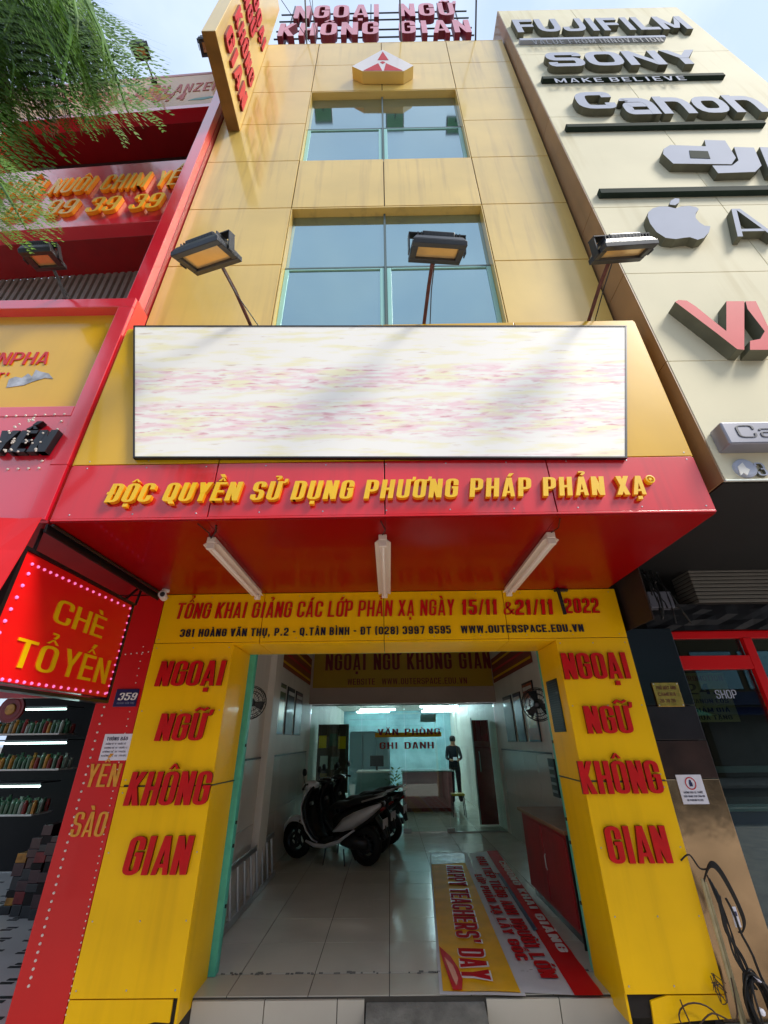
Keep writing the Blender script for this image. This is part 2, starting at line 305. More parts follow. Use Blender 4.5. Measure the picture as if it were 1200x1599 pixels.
def glyph_strokes(ch, w, t):
    """strokes in a cell of width w and height 1: ('r', path, closed) ribbon, ('q', 4 corners) plain quad"""
    h = t/2; a, b_, c, d = h, w-h, h*KY, 1-h*KY; rd = min(w*.36, .3); m = w/2; out = []
    def rb(pts, rad=rd, cl=False): out.append(('r', rpath(pts, rad, cl), cl))
    def sl(x0, y0, x1, y1, tt=None):
        q = (tt or t*1.02)/2; out.append(('q', [(x0-q, y0), (x0+q, y0), (x1+q, y1), (x1-q, y1)]))
    def bar(x0, x1, y0, y1): out.append(('q', [(x0, y0), (x1, y0), (x1, y1), (x0, y1)]))
    v = lambda x: bar(x-h, x+h, 0, 1)
    s = t*.72
    if ch == 'A': sl(a*.82, 0, m-.05*w, 1, t*.82); sl(w-a*.82, 0, m+.05*w, 1, t*.82); bar(a+.10*w, b_-.10*w, .18, .18+s*.9)
    elif ch in 'BĐD':
        if ch == 'B':
            rb([(a, c), (b_, c), (b_, .51), (a, .51)]); rb([(a, .51), (b_-.03*w, .51), (b_-.03*w, d), (a, d)]); v(a)
        else:
            rb([(a, c), (b_, c), (b_, d), (a, d)]); v(a)
            if ch == 'Đ': bar(-.12*w, m-.02, .43, .43+s)
    elif ch == 'C': rb([(b_, .34), (b_, c), (a, c), (a, d), (b_, d), (b_, .66)])
    elif ch == 'E': v(a); bar(a, w, 0, s); bar(a, w*.93, .5-s/2, .5+s/2); bar(a, w, 1-s, 1)
    elif ch == 'F': v(a); bar(a, w*.93, .5-s/2, .5+s/2); bar(a, w, 1-s, 1)
    elif ch == 'G': rb([(b_, .64), (b_, d), (a, d), (a, c), (b_, c), (b_, .52)]); bar(m, w, .52-s*.4, .52+s*.5)
    elif ch == 'H': v(a); v(b_); bar(a, b_, .5-s/2, .5+s/2)
    elif ch in 'I1':
        v(m)
        if ch == '1': out.append(('q', [(m-h-.16*w, .66), (m-h+.01, .78), (m-h+.01, 1), (m-h-.16*w, .82)]))
    elif ch == 'J': rb([(a, .34), (a, c), (b_, c), (b_, 1)])
    elif ch == 'K': v(a); sl(b_-.0*w, 1, a+.1*w, .45); out.append(('q', [(a, .62), (a+.26*w, .72), (w, 0), (w-t*1.08, 0)]))
    elif ch == 'L': v(a); bar(a, w, 0, s)
    elif ch == 'M': v(a); v(b_); sl(m, .1, a, 1, t*.9); sl(m, .1, b_, 1, t*.9)
    elif ch == 'N': v(a); v(b_); sl(b_, 0, a, 1)
    elif ch in 'O0': rb([(a, c), (b_, c), (b_, d), (a, d)], cl=True)
    elif ch == 'P': rb([(a, .42), (b_, .42), (b_, d), (a, d)]); v(a)
    elif ch == 'Q': rb([(a, c), (b_, c), (b_, d), (a, d)], cl=True); sl(b_+.02, -.12, m, .22)
    elif ch == 'R': rb([(a, .46), (b_, .46), (b_, d), (a, d)]); v(a); sl(b_, 0, m+.02, .46)
    elif ch in 'S5':
        if ch == 'S': rb([(a, .3), (a, c), (b_, c), (b_, .5), (a, .52), (a, d), (b_, d), (b_, .7)])
        else: rb([(a, .3), (a, c), (b_, c), (b_, .6), (a, .6)]); bar(0, t, .56, 1); bar(a, w*.95, 1-s, 1)
    elif ch == 'T': v(m); bar(0, w, 1-s, 1)
    elif ch == 'U': rb([(a, 1), (a, c), (b_, c), (b_, 1)])
    elif ch == 'V': sl(m-.01, 0, a, 1); sl(m+.01, 0, b_, 1)
    elif ch == 'W': q = w/4; sl(q*1.02, 0, a*.9, 1, t*.85); sl(q*1.02, 0, m, 1, t*.7); sl(w-q*1.02, 0, m, 1, t*.7); sl(w-q*1.02, 0, w-a*.9, 1, t*.85)
    elif ch == 'X': sl(a, 0, b_, 1); sl(b_, 0, a, 1)
    elif ch == 'Y': sl(m, .42, a, 1); sl(m, .42, b_, 1); bar(m-h, m+h, 0, .46)
    elif ch == 'Z': bar(0, w, 0, s); bar(0, w, 1-s, 1); sl(a, s, b_, 1-s)
    elif ch == '2': rb([(a, .68), (a, d), (b_, d), (b_, .52), (a, .3), (a, .02)]); bar(0, w, 0, s)
    elif ch == '3': rb([(a, .3), (a, c), (b_, c), (b_, .51), (m-.02, .51)]); rb([(m-.02, .515), (b_, .515), (b_, d), (a, d), (a, .7)])
    elif ch == '4': bar(b_-h-.05*w, b_+h-.05*w, 0, 1); bar(0, w, .2, .2+s); sl(a, .22, b_-.08*w, 1)
    elif ch == '6': rb([(a, c), (b_, c), (b_, .56), (a, .56)], cl=True); rb([(a, .4), (a, d), (b_, d), (b_, .7)])
    elif ch == '7': bar(0, w, 1-s, 1); sl(m-.08*w, 0, b_, 1-s)
    elif ch == '8': rb([(a, c), (b_, c), (b_, .51), (a, .51)], cl=True); rb([(a+.01, .515), (b_-.01, .515), (b_-.01, d), (a+.01, d)], cl=True)
    elif ch == '9': rb([(a, .44), (b_, .44), (b_, d), (a, d)], cl=True); rb([(b_, .6), (b_, c), (a, c), (a, .3)])
    elif ch == '&': rb([(w, .03), (.28*w, .66), (.30*w, d), (.62*w, d), (.66*w, .72), (.12*w, .40), (.14*w, c), (.62*w, c), (w*.98, .42)], .09)
    elif ch == '/': sl(m-.3*w, 0, m+.3*w, 1, t*.6)
    elif ch == '-': bar(w*.1, w*.9, .42, .42+s)
    elif ch == '.': bar(m-h, m+h, 0, t)
    elif ch == ',': out.append(('q', [(m-h, -.12), (m, -.12), (m+h, t), (m-h, t)]))
    elif ch == "'": out.append(('q', [(m-h*.6, .7), (m+h*.6, .7), (m+h, 1), (m-h, 1)]))
    elif ch == '(': rb([(w*.8, -.05), (m-.1*w, .1), (m-.1*w, .9), (w*.8, 1.05)], .2)
    elif ch == ')': rb([(w*.2, -.05), (m+.1*w, .1), (m+.1*w, .9), (w*.2, 1.05)], .2)
    elif ch == 'c': rb([(b_, .24), (b_, c), (a, c), (a, .72-h), (b_, .72-h), (b_, .5)])
    elif ch == 'a': rb([(b_, .0), (b_, .72-h), (a, .72-h), (a, .56)]); rb([(b_, c), (a, c), (a, .4), (b_, .4)], .1)
    elif ch == 'n': bar(a-h, a+h, 0, .72); rb([(a, .3), (a, .72-h), (b_, .72-h), (b_, 0)])
    elif ch == 'o': rb([(a, c), (b_, c), (b_, .72-h), (a, .72-h)], cl=True)
    elif ch == 'm': bar(a-h, a+h, 0, .72); rb([(a, .3), (a, .72-h), (m, .72-h), (m, 0)], .12); rb([(m, .3), (m, .72-h), (b_, .72-h), (b_, 0)], .12)
    elif ch == 'e': rb([(b_, .2), (b_, c), (a, c), (a, .72-h), (b_, .72-h), (b_, .36), (a, .36)], rd*.7)
    elif ch == 'r': bar(a-h, a+h, 0, .72); rb([(a, .3), (a, .72-h), (w, .72-h)], .12)
    return out
NARROW = {'I': .5, '1': .62, '.': .5, ',': .5, "'": .45, '/': .6, '(': .5, ')': .5, '-': .7, 'M': 1.28, 'W': 1.4, 'm': 1.4, 'r': .75, 'E': .9, 'L': .88, 'F': .88}
def glyph_marks(marks, ch, w, t):
    out = []; m = w/2; y = 1.07; s = t*.62
    for k in marks:
        if k == '\u0302':
            out.append(('q', [(m-.3*w-s*.2, y), (m-.3*w+s*.7, y), (m+.04*w, y+.17), (m-.06*w, y+.17)])); out.append(('q', [(m+.3*w-s*.7, y), (m+.3*w+s*.2, y), (m+.06*w, y+.17), (m-.04*w, y+.17)])); y += .2
        elif k == '\u0301': out.append(('q', [(m-.06, y), (m+.06, y), (m+.17, y+.18), (m+.01, y+.18)])); y += .18
        elif k == '\u0300': out.append(('q', [(m-.06, y), (m+.06, y), (m-.01, y+.18), (m-.17, y+.18)])); y += .18
        elif k == '\u0303': out.append(('r', [Vector((m-.19, y+.02)), Vector((m-.08, y+.12)), Vector((m+.06, y+.04)), Vector((m+.18, y+.13))], False)); y += .15
        elif k == '\u0309': out.append(('r', rpath([(m-.09, y+.2), (m+.09, y+.2), (m+.08, y+.1), (m, y+.02)], .06), False)); y += .2
        elif k == '\u0306': out.append(('r', rpath([(m-.16, y+.16), (m-.1, y+.02), (m+.1, y+.02), (m+.16, y+.16)], .08), False)); y += .17
        elif k == '\u0323': out.append(('q', [(m-t*.45, -.24), (m+t*.45, -.24), (m+t*.45, -.08), (m-t*.45, -.08)]))
        elif k == '\u031b': out.append(('r', rpath([(w-t*.5, .93), (w+.08, .93), (w+.1, 1.13)], .06), False))
    return out
GC = {}
def glyph(ch, w, t, shear):
    key = (ch, round(w, 3), round(t, 3), shear)
    if key in GC: return GC[key]
    nf = unicodedata.normalize('NFD', ch); base, marks = nf[0], nf[1:]
    ww = w*NARROW.get(base, 1); mb = MB(); k = 0
    if base == "&": t *= .62; ww *= 1.25
    ms = sorted(marks, key=lambda c: '\u0302\u031b\u0306\u0301\u0300\u0303\u0309\u0323'.index(c))
    for grp, hh in ((glyph_strokes(base, ww, t), t/2), (glyph_marks(ms, base, ww, t), t*.32)):
        for st in grp:
            z1 = 1-.012*k; k += 1
            if st[0] == 'r': ribbon(mb, st[1], hh, 0, z1, st[2])
            else:
                o = len(mb.v); q = st[1]; mb.v += [(x, y, 0) for x, y in q]+[(x, y, z1) for x, y in q]
                mb.f += [(o, o+3, o+2, o+1), (o+4, o+5, o+6, o+7)]+[(o+i, o+(i+1) % 4, o+4+(i+1) % 4, o+4+i) for i in range(4)]; mb.m += [1, 0, 1, 1, 1, 1]
    mb.v = [(x+y*shear, y, z) for x, y, z in mb.v]
    GC[key] = (mb, ww); return GC[key]
GM = {}
def text(s, parent, o, xd, ud, width, hgt, depth, mats, w=.5, t=.17, gap=.1, shear=0., joined=None, space=.32, name='letter'):
    """lay s out from o along xd, cap height hgt, raised along xd x ud by depth; single letter objects, or one joined mesh"""
    o, xd, ud = Vector(o), Vector(xd).normalized(), Vector(ud).normalized(); nd = xd.cross(ud)
    lay = []; x = 0
    for c in s:
        if c == ' ': x += space; continue
        g, gw = glyph(c, w, t, shear); lay.append((c, x, g)); x += gw+gap
    x -= gap; sx = width/x; off = ROOT[parent] if parent else Vector()
    A = Matrix.Identity(4)
    if joined:
        mb = MB()
        for c, gx, g in lay:
            b0 = len(mb.v); mb.v += [tuple(o+xd*((gx+p[0])*sx)+ud*(p[1]*hgt)+nd*(p[2]*depth)) for p in g.v]
            mb.f += [tuple(i+b0 for i in f) for f in g.f]; mb.m += g.m
        return part(joined, mb, mats, parent, kind='stuff')
    res = []
    for c, gx, g in lay:
        key = (id(g), tuple(m.name for m in mats))
        if key not in GM: GM[key] = g.mesh(name, mats)
        ob = bpy.data.objects.new(name, GM[key]); COL.objects.link(ob)
        if parent: ob.parent = parent
        p = o+xd*(gx*sx)-off
        ob.matrix_basis = Matrix(((xd.x*sx, ud.x*hgt, nd.x*depth, p.x), (xd.y*sx, ud.y*hgt, nd.y*depth, p.y), (xd.z*sx, ud.z*hgt, nd.z*depth, p.z), (0, 0, 0, 1)))
        res.append(ob)
    return res
def textY(s, parent, y, xl, xr, yb, yt, depth, mats, **k):
    """text on the plane y=const facing the street; photo extents: left/right x, baseline y at each end, cap top"""
    ybl, ybr = yb if isinstance(yb, tuple) else (yb, yb)
    yh = y-depth; a = Yp(yh, xl, ybl); c = Yp(yh, xr, ybr); tp = Yp(yh, (xl+xr)/2, yt); zb = (a.z+c.z)/2
    return text(s, parent, (a.x, y, zb), (1, 0, 0), (0, 0, 1), c.x-a.x, tp.z-zb, depth, mats, **k)

#@@BODY
# ================================================================== SETTING
def structure(name, mb, m, **k): return part(name, mb, m, None, kind='structure', **k)
structure('ground', MB().quad((-400, -400, -.44), (400, -400, -.44), (400, 400, -.44), (-400, 400, -.44)), mat('distant_ground', rgb(120, 116, 108), .9, var=.15, scale=.2))
structure('road', MB().quad((-60, -14, -.425), (60, -14, -.425), (60, -4.2, -.425), (-60, -4.2, -.425)), ASPH)
structure('far_pavement', MB().box(-40, 40, -18, -14.003, -.43, -.30), PAVE)
structure('pavement', MB().box(-40, 40, -4.0, 4.3, -.42, -.30), PAVE)
structure('kerb', MB().box(-40, 40, -4.2, -4.003, -.43, -.295), CONC, bevel=.01)
mk = MB()
for i in range(-8, 9): mk.quad((i*5, -8.06, -.42), (i*5+2.4, -8.06, -.42), (i*5+2.4, -7.94, -.42), (i*5, -7.94, -.42))
structure('road_marking', mk, WHITE)
# interior floor of polished tiles, step and riser
IXL, IXR = -1.78, 2.36
fl = structure('shop_floor', MB().box(IXL-.6, IXR+.3, 4.42, 22, -.30, -.006), GROUT)
ROOT[fl] = Vector()
xs = [IXL-.55]+[-1.83+.6*i+.6 for i in range(0, 7)]+[IXR+.28]; ys = [4.425, 4.76]+[4.76+.6*(i+1) for i in range(0, 28)]
xs = sorted(set(round(x, 3) for x in xs))
tm = {}
for j in range(len(ys)-1):
    for i in range(len(xs)-1):
        g = .0035; w_, d_ = xs[i+1]-xs[i]-2*g, ys[j+1]-ys[j]-2*g
        if w_ < .05: continue
        y0 = ys[j]+g+(.012 if j == 1 else 0)
        o = part('tile', MB().box(xs[i]+g, xs[i+1]-g, y0, ys[j+1]-g, -.012, 0), MARB if j == 0 else FLOOR, fl)
# debris in the shutter groove
db = MB()
for i in range(70):
    x = random.uniform(-1.45, 1.6); y = 4.762+random.uniform(-.012, .02); s = random.uniform(.004, .013)
    db.obox((x, y, .003), (s*1.6, 0, 0), (0, s*.6, .001), (0, 0, .003))
part('groove_grit', db, CONC, fl, kind='stuff')
for x0, x1 in ((-1.47, -.94), (-.94, -.41), (-.41, -.21), (.67, 1.2), (1.2, 1.70)): part('riser_tile', MB().box(x0+.003, x1-.003, 4.398, 4.422, -.30, -.014), MARB, fl, bevel=.002)
structure('concrete_ramp', MB().prism([(-.20, 4.418, -.03), (-.20, 3.75, -.29), (-.20, 4.418, -.29)], (.86, 0, 0)), CONC, bevel=.006)

# ================================================================== YELLOW SCHOOL BUILDING
bld = thing('school_building', (0, 4.14, 0), 'yellow clad four storey school building with red canopy and blank white billboard in the middle', 'building')
TXL, TXR, TY = -2.41, 2.30, 2.86
WX0, WXM, WX1 = -1.13, .03, 1.24
# carcass: side walls, floors, roof (walls abut, never coplanar)
part('party_wall', MB().box(-2.405, -2.30, 2.90, 22, 3.8, 13.1), SEAM, bld); part('party_wall', MB().box(2.20, 2.295, 2.90, 22, 3.8, 13.1), SEAM, bld)
part('wall', MB().box(-2.295, 2.195, 21.9, 22, -.3, 13.1)
     .box(-2.28, -1.79, 4.74, 21.89, -.3, 2.98).box(2.365, 2.5, 4.74, 21.89, -.3, 2.98), CEIL, bld)
part('roof', MB().box(-2.405, 2.295, 2.92, 22, 13.0, 13.12), CONC, bld)
part('backing', MB().box(-2.39, -1.14, 2.885, 2.899, 4.3, 13.0).box(1.25, 2.28, 2.885, 2.899, 4.3, 13.0).box(-1.139, 1.249, 2.885, 2.899, 7.52, 8.70).box(-1.139, 1.249, 2.885, 2.899, 11.03, 13.0), SEAM, bld)
def panel_rows(x0, x1, zs):
    for a, c in zip(zs[:-1], zs[1:]): boxp('panel', YELT, bld, x0+.006, x1-.006, TY, TY+.022, a+.006, c-.006, .003)
panel_rows(TXL, WX0, [4.5, 6.34, 7.51, 8.71, 9.85, 11.02, 12.12, 13.18]); panel_rows(WX1, TXR, [4.5, 6.34, 7.51, 8.71, 9.85, 11.02, 12.12, 13.18])
for x0, x1 in ((WX0, WXM), (WXM, WX1)): panel_rows(x0, x1, [7.51, 8.71]); panel_rows(x0, x1, [11.02, 12.12, 13.18])
boxp('parapet_cap', YELT, bld, TXL, TXR, TY, TY+.3, 13.184, 13.20)
GY = 2.965
for z0, z1, zt in ((4.6, 7.51, 6.40), (8.71, 11.02, 9.88)):
    wn = part('window', MB().box(WX0+.002, WX1-.002, TY+.004, GY+.03, z1-.022, z1-.002).box(WX0+.002, WX0+.012, TY+.004, GY+.03, z0, z1-.024)
              .box(WX1-.012, WX1-.002, TY+.004, GY+.03, z0, z1-.024).box(WX0+.013, WX1-.013, TY+.03, GY+.03, z0, z0+.02), YELT, bld)
    part('mullion', MB().box(WXM-.012, WXM+.012, GY-.03, GY+.03, z0+.02, z1-.025).box(WX0+.012, WXM-.013, GY-.02, GY+.02, zt-.012, zt+.012).box(WXM+.013, WX1-.012, GY-.02, GY+.02, zt-.012, zt+.012), mat('grey_mullion', rgb(84, 104, 104), .4, var=.05), wn)
    for a, c in ((WX0+.014, WXM-.014), (WXM+.014, WX1-.014)):
        part('pane', MB().box(a, c, GY, GY+.008, zt+.014, z1-.026), WGLASS, wn)
        part('pane', MB().box(a+.05, c-.05, GY-.004, GY+.004, z0+.05, zt-.055), WGLASS, wn)
        f = MB().box(a, a+.05, GY-.018, GY+.012, z0+.02, zt-.014).box(c-.05, c, GY-.018, GY+.012, z0+.02, zt-.014).box(a+.051, c-.051, GY-.018, GY+.012, zt-.055+.02, zt-.014).box(a+.051, c-.051, GY-.018, GY+.012, z0+.02, z0+.05)
        part('frame', f, FRAME, wn, bevel=.004)
    boxp('room_darkness', mat('painted_room_dark', rgb(40, 46, 48), .9, var=0), wn, WX0+.02, WX1-.02, GY+.06, GY+.07, z0, z1, 0)  # dark sheet paints the unlit room behind the panes
# canopy box
CXL, CXR, CY = -2.27, 2.205, 2.53
segs = [CXL, -1.21, -.01, 1.15, CXR]
for a, c in zip(segs[:-1], segs[1:]):
    boxp('fascia_panel', RED, bld, a+.004, c-.004, CY, CY+.02, 2.99, 3.425, .002)
    boxp('fascia_panel', YELC, bld, a+.004, c-.004, CY, CY+.02, 3.433, 4.89, .002)
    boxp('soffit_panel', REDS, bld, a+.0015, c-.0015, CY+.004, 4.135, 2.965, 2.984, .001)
    boxp('canopy_top_panel', YELC, bld, a+.004, c-.004, CY+.022, TY-.004, 4.872, 4.888, .002)
boxp('canopy_core', SEAM, bld, CXL+.01, CXR-.01, CY+.022, 2.883, 2.99, 4.86, 0)
boxp('drip_edge', RED, bld, CXL, CXR, CY-.006, CY+.003, 2.972, 2.986, .002)
boxp('canopy_side_panel', RED, bld, CXR-.006, CXR+.008, CY+.004, 4.12, 2.99, 3.42, .002); boxp('canopy_side_panel', YELC, bld, CXR-.006, CXR+.008, CY+.004, 2.85, 3.43, 4.88, .002)
boxp('canopy_side_panel', RED, bld, CXL-.008, CXL+.006, CY+.004, 4.12, 2.99, 3.42, .002); boxp('canopy_side_panel', YELC, bld, CXL-.008, CXL+.006, CY+.004, 2.85, 3.43, 4.88, .002)
part('canopy_deck', MB().box(CXL+.01, CXR-.01, 2.884, 4.74, 2.99, 3.12), CEIL, bld)
# lintel band and columns
LY = 4.14
ls = [-2.235, -1.23, -.04, 1.145, 2.27]
for a, c in zip(ls[:-1], ls[1:]):
    boxp('lintel_panel', YEL, bld, a+.003, c-.003, LY, LY+.02, 2.49, 2.962, .002)
    a2, c2 = max(a, -1.49), min(c, 1.60)
    boxp('lintel_underside_panel', YEL, bld, a2+.003, c2-.003, LY+.003, 4.70, 2.468, 2.486, .002)
boxp('lintel_core', SEAM, bld, -2.22, 2.25, LY+.022, 4.74, 2.49, 2.964, 0)
def column(x0, x1, inner, skirt):
    cn = part('column', MB().box(x0+.02, x1-.02, LY+.022, 4.69, -.02, 2.465), SEAM, bld)
    s = 1 if inner > (x0+x1)/2 else -1
    boxp('panel', YEL, cn, x0, x1, LY, LY+.018, 1.336, 2.484, .002); boxp('panel', YEL, cn, x0, x1, LY, LY+.018, .10, 1.33, .002)
    xi0, xi1 = (inner-.018, inner) if s > 0 else (inner, inner+.018)
    boxp('panel', YEL, cn, xi0, xi1, LY+.02, 4.70, 1.336, 2.464, .002); boxp('panel', YEL, cn, xi0, xi1, LY+.02, 4.70, -.05, 1.33, .002)
    xo0, xo1 = (x0, x0+.018) if s > 0 else (x1-.018, x1)
    boxp('panel', YEL, cn, xo0, xo1, LY+.02, 4.70, -.02, 2.484, .002)
    part('skirt_panel', MB().prism([(x, LY+.006, z) for x, z in skirt], (0, .018, 0)), YEL, cn)
    return cn
column(-2.235, -1.475, -1.475, [(-2.235, .092), (-1.52, .092), (-1.52, -.02), (-1.62, -.015), (-1.75, -.04), (-2.235, -.05)])
column(1.585, 2.265, 1.585, [(1.75, .065), (1.87, .092), (2.265, .092), (2.265, -.02), (2.0, -.03), (1.80, -.045), (1.74, -.05)])
part('vent_grille', MB().box(1.580, 1.584, 4.30, 4.60, 1.70, 2.15), mat('dark_green_mesh', rgb(22, 40, 38), .5, var=.3, scale=60), bld)
gv = MB()
for i in range(22): gv.box(1.574, 1.580, 4.31, 4.59, 1.71+i*.02, 1.718+i*.02)
part('grille_slats', gv, DARKM, bld, kind='stuff')
# mint steel door frame / shutter guides
for x0, x1 in ((-1.50, -1.42), (1.60, 1.68)):
    dfm = boxp('door_frame_post', GREEN, bld, x0, x1, 4.712, 4.80, 0.002, 2.60, .004)
    sx = x1 if x0 < 0 else x0
    for z in (.42, .83, 1.0, 1.62): part('lock_hole', MB().lathe((sx, 4.75, z), (1 if x0 < 0 else -1, 0, 0), [(0, .014), (.01, .014), (.011, 0)], 10), BLACK, dfm)
boxp('roller_housing', GREEN, bld, -1.415, 1.595, 4.72, 4.84, 2.49, 2.60, .004)
# dark rod and cable on the soffit
part('service_cable', MB().tube([(-2.26, 2.55, 2.955), (-2.25, 3.2, 2.95), (-2.235, 4.12, 2.95)], .012), BLACK, bld)
part('service_cable', MB().tube([(-1.17, 2.6, 2.96), (-1.2, 2.68, 2.955), (-1.27, 2.78, 2.95)], .006), BLACK, bld)
for x0, x1, z in ((-2.2, -1.476, 1.335), (1.59, 2.25, 1.333)): part('thin_cable', MB().tube([(x0, LY-.004, z+.006), ((x0+x1)/2, LY-.006, z-.004), (x1, LY-.004, z+.004), (-1.470, 4.7, 1.33) if x0 < 0 else (x1+.004, 4.16, z)], .005), BLACK, bld)
part('thin_cable', MB().tube([(1.583, 4.15, 1.33), (1.582, 4.7, 1.34)], .005), BLACK, bld)

sm_ = MB()
for x in (-2.20, -1.85, -1.51, 1.62, 1.93, 2.23):
    for z in (.14, .5, .9, 1.29, 1.38, 1.9, 2.44): sm_.lathe((x, LY-.0005, z), (0, -1, 0), [(0, .006), (.002, .005), (.0025, 0)], 6)
for x in [-2.2+.44*i for i in range(11)]:
    for z in (2.52, 2.93): sm_.lathe((x, LY-.0005, z), (0, -1, 0), [(0, .005), (.002, .004), (.0025, 0)], 6)
    for z in (3.02, 3.40, 3.46): sm_.lathe((x*.98, CY-.0005, z), (0, -1, 0), [(0, .006), (.002, .005), (.0025, 0)], 6)
part('fixing_screws', sm_, ALU, bld, kind='stuff')

# interior shell (belongs to the building)
part('interior_wall', MB().box(IXL-.012, IXL, 4.85, 18.4, 0, 3.7).box(IXR, IXR+.012, 4.85, 18.4, 0, 3.7), WALL, bld)
for x0, x1, y0, y1 in ((IXL, IXL+.10, 4.9, 5.25), (IXL, IXL+.1, 6.7, 7.1), (IXR-.1, IXR, 4.9, 5.25), (IXR-.03, IXR, 6.7, 7.05)): boxp('pilaster', WALL, bld, x0, x1, y0, y1, .002, 3.69, .01)
part('ceiling', MB().box(IXL-.012, IXR+.012, 4.85, 10.3, 3.70, 3.76).box(IXL-.012, IXR+.012, 10.5, 18.4, 2.66, 2.72), CEIL, bld)
part('ceiling_beam', MB().box(IXL, IXR, 10.3, 10.495, 2.37, 3.69), mat('beam_paint', rgb(190, 172, 160), .7, var=.05), bld)
part('back_wall', MB().box(IXL, IXR, 18.4, 18.46, 0, 2.66), mat('pale_blue_wall', rgb(150, 190, 196), .7, var=.18, scale=2.4), bld)
# tiled dado on side walls
for sx, x0, x1 in ((-1, IXL, IXL+.012), (1, IXR-.012, IXR)):
    for k, (a, c) in enumerate(((5.26, 6.0), (6.0, 6.69), (7.11, 7.9), (7.9, 8.7), (8.7, 9.5), (9.5, 10.28))):
        for z0, z1 in ((.01, .72), (.725, 1.44)): boxp('wall_tile', TILEW, bld, x0, x1, a+.003, c-.003, z0, z1, .002)
    boxp('dado_rail', BLACK, bld, x0 if sx < 0 else x0-.006, x1 if sx > 0 else x1+.006, 5.26, 6.69, 1.443, 1.465, .002)
    boxp('dado_rail', BLACK, bld, x0 if sx < 0 else x0-.006, x1 if sx > 0 else x1+.006, 7.11, 10.28, 1.443, 1.465, .002)

# ------------------------------------------------------------------ signs on the building
def sign(name, loc, label, cat='sign', group=None): return thing(name, loc, label, cat, group)
s1 = sign('column_sign', (-1.86, LY, 1.2), 'red raised NGOẠI NGỮ KHÔNG GIAN letters down the left yellow column', 'sign lettering')
s2 = sign('column_sign', (1.93, LY, 1.2), 'red raised NGOẠI NGỮ KHÔNG GIAN letters down the right yellow column', 'sign lettering')
K = dict(w=.42, t=.158, gap=.06)
for t_, a, c, yb, yt in (('NGOẠI', 240, 346, (1073, 1069), 1032), ('NGỮ', 240, 314, (1157, 1157), 1114), ('KHÔNG', 191, 322, (1260, 1256), 1205), ('GIAN', 188, 290, (1368, 1366), 1306)):
    textY(t_, s1, LY-.002, a, c, yb, yt, .026, [LRED, LREDS], shear=.07, **K)
for t_, a, c, yb, yt in (('NGOẠI', 884, 988, (1061, 1059), 1019), ('NGỮ', 920, 992, (1146, 1145), 1102), ('KHÔNG', 912, 1040, (1240, 1240), 1188), ('GIAN', 955, 1053, (1350, 1348), 1290)):
    textY(t_, s2, LY-.002, a, c, yb, yt, .026, [LRED, LREDS], **K)
s3 = sign('lintel_sign', (0, LY, 2.6), 'red and navy course announcement lettering on the yellow lintel above the door', 'sign lettering')
K = dict(w=.42, t=.135, gap=.1, shear=.08)
textY('TỔNG KHAI GIẢNG CÁC LỚP PHẢN XẠ NGÀY', s3, LY-.002, 272, 710, (967, 960), 939, .01, [LRED, LREDS], space=.24, **K)
K['t'] = .17
textY('15/11', s3, LY-.002, 722, 778, (960, 959), 936, .02, [LRED, LREDS], **K); textY('&', s3, LY-.002, 787, 803, (960, 959), 940, .01, [LRED, LREDS], **K)
textY('21/11', s3, LY-.002, 806, 866, (960, 959), 936, .02, [LRED, LREDS], **K); textY('2022', s3, LY-.002, 884, 938, (957, 957), 934, .015, [LRED, LREDS], **K)
textY('381 HOÀNG VĂN THỤ, P.2 - Q.TÂN BÌNH - ĐT (028) 3997 8595', s3, LY-.002, 280, 705, (995, 989), 980, .008, [LBLK, LBLK], w=.55, t=.19, gap=.16, joined='address_line', space=.34)
textY('WWW.OUTERSPACE.EDU.VN', s3, LY-.002, 721, 913, (989, 986), 976, .008, [LBLK, LBLK], w=.55, t=.19, gap=.14, joined='web_address_line')
s4 = sign('canopy_sign', (0, CY, 3.1), 'yellow raised slogan lettering across the red canopy fascia', 'sign lettering')
textY('ĐỘC QUYỀN SỬ DỤNG PHƯƠNG PHÁP PHẢN XẠ', s4, CY-.003, 163, 1012, (781, 775), 749, .03, [LYEL, LYELS], w=.44, t=.17, gap=.11, shear=.12, space=.3)
rm = Yp(CY-.03, 1016, 748); part('registered_mark', MB().lathe((rm.x, CY-.002, rm.z), (0, -1, 0), [(0, .032), (.03, .032), (.031, .024), (.02, .022), (.02, .012), (.031, .01), (.031, 0)], 18), LYEL, s4)
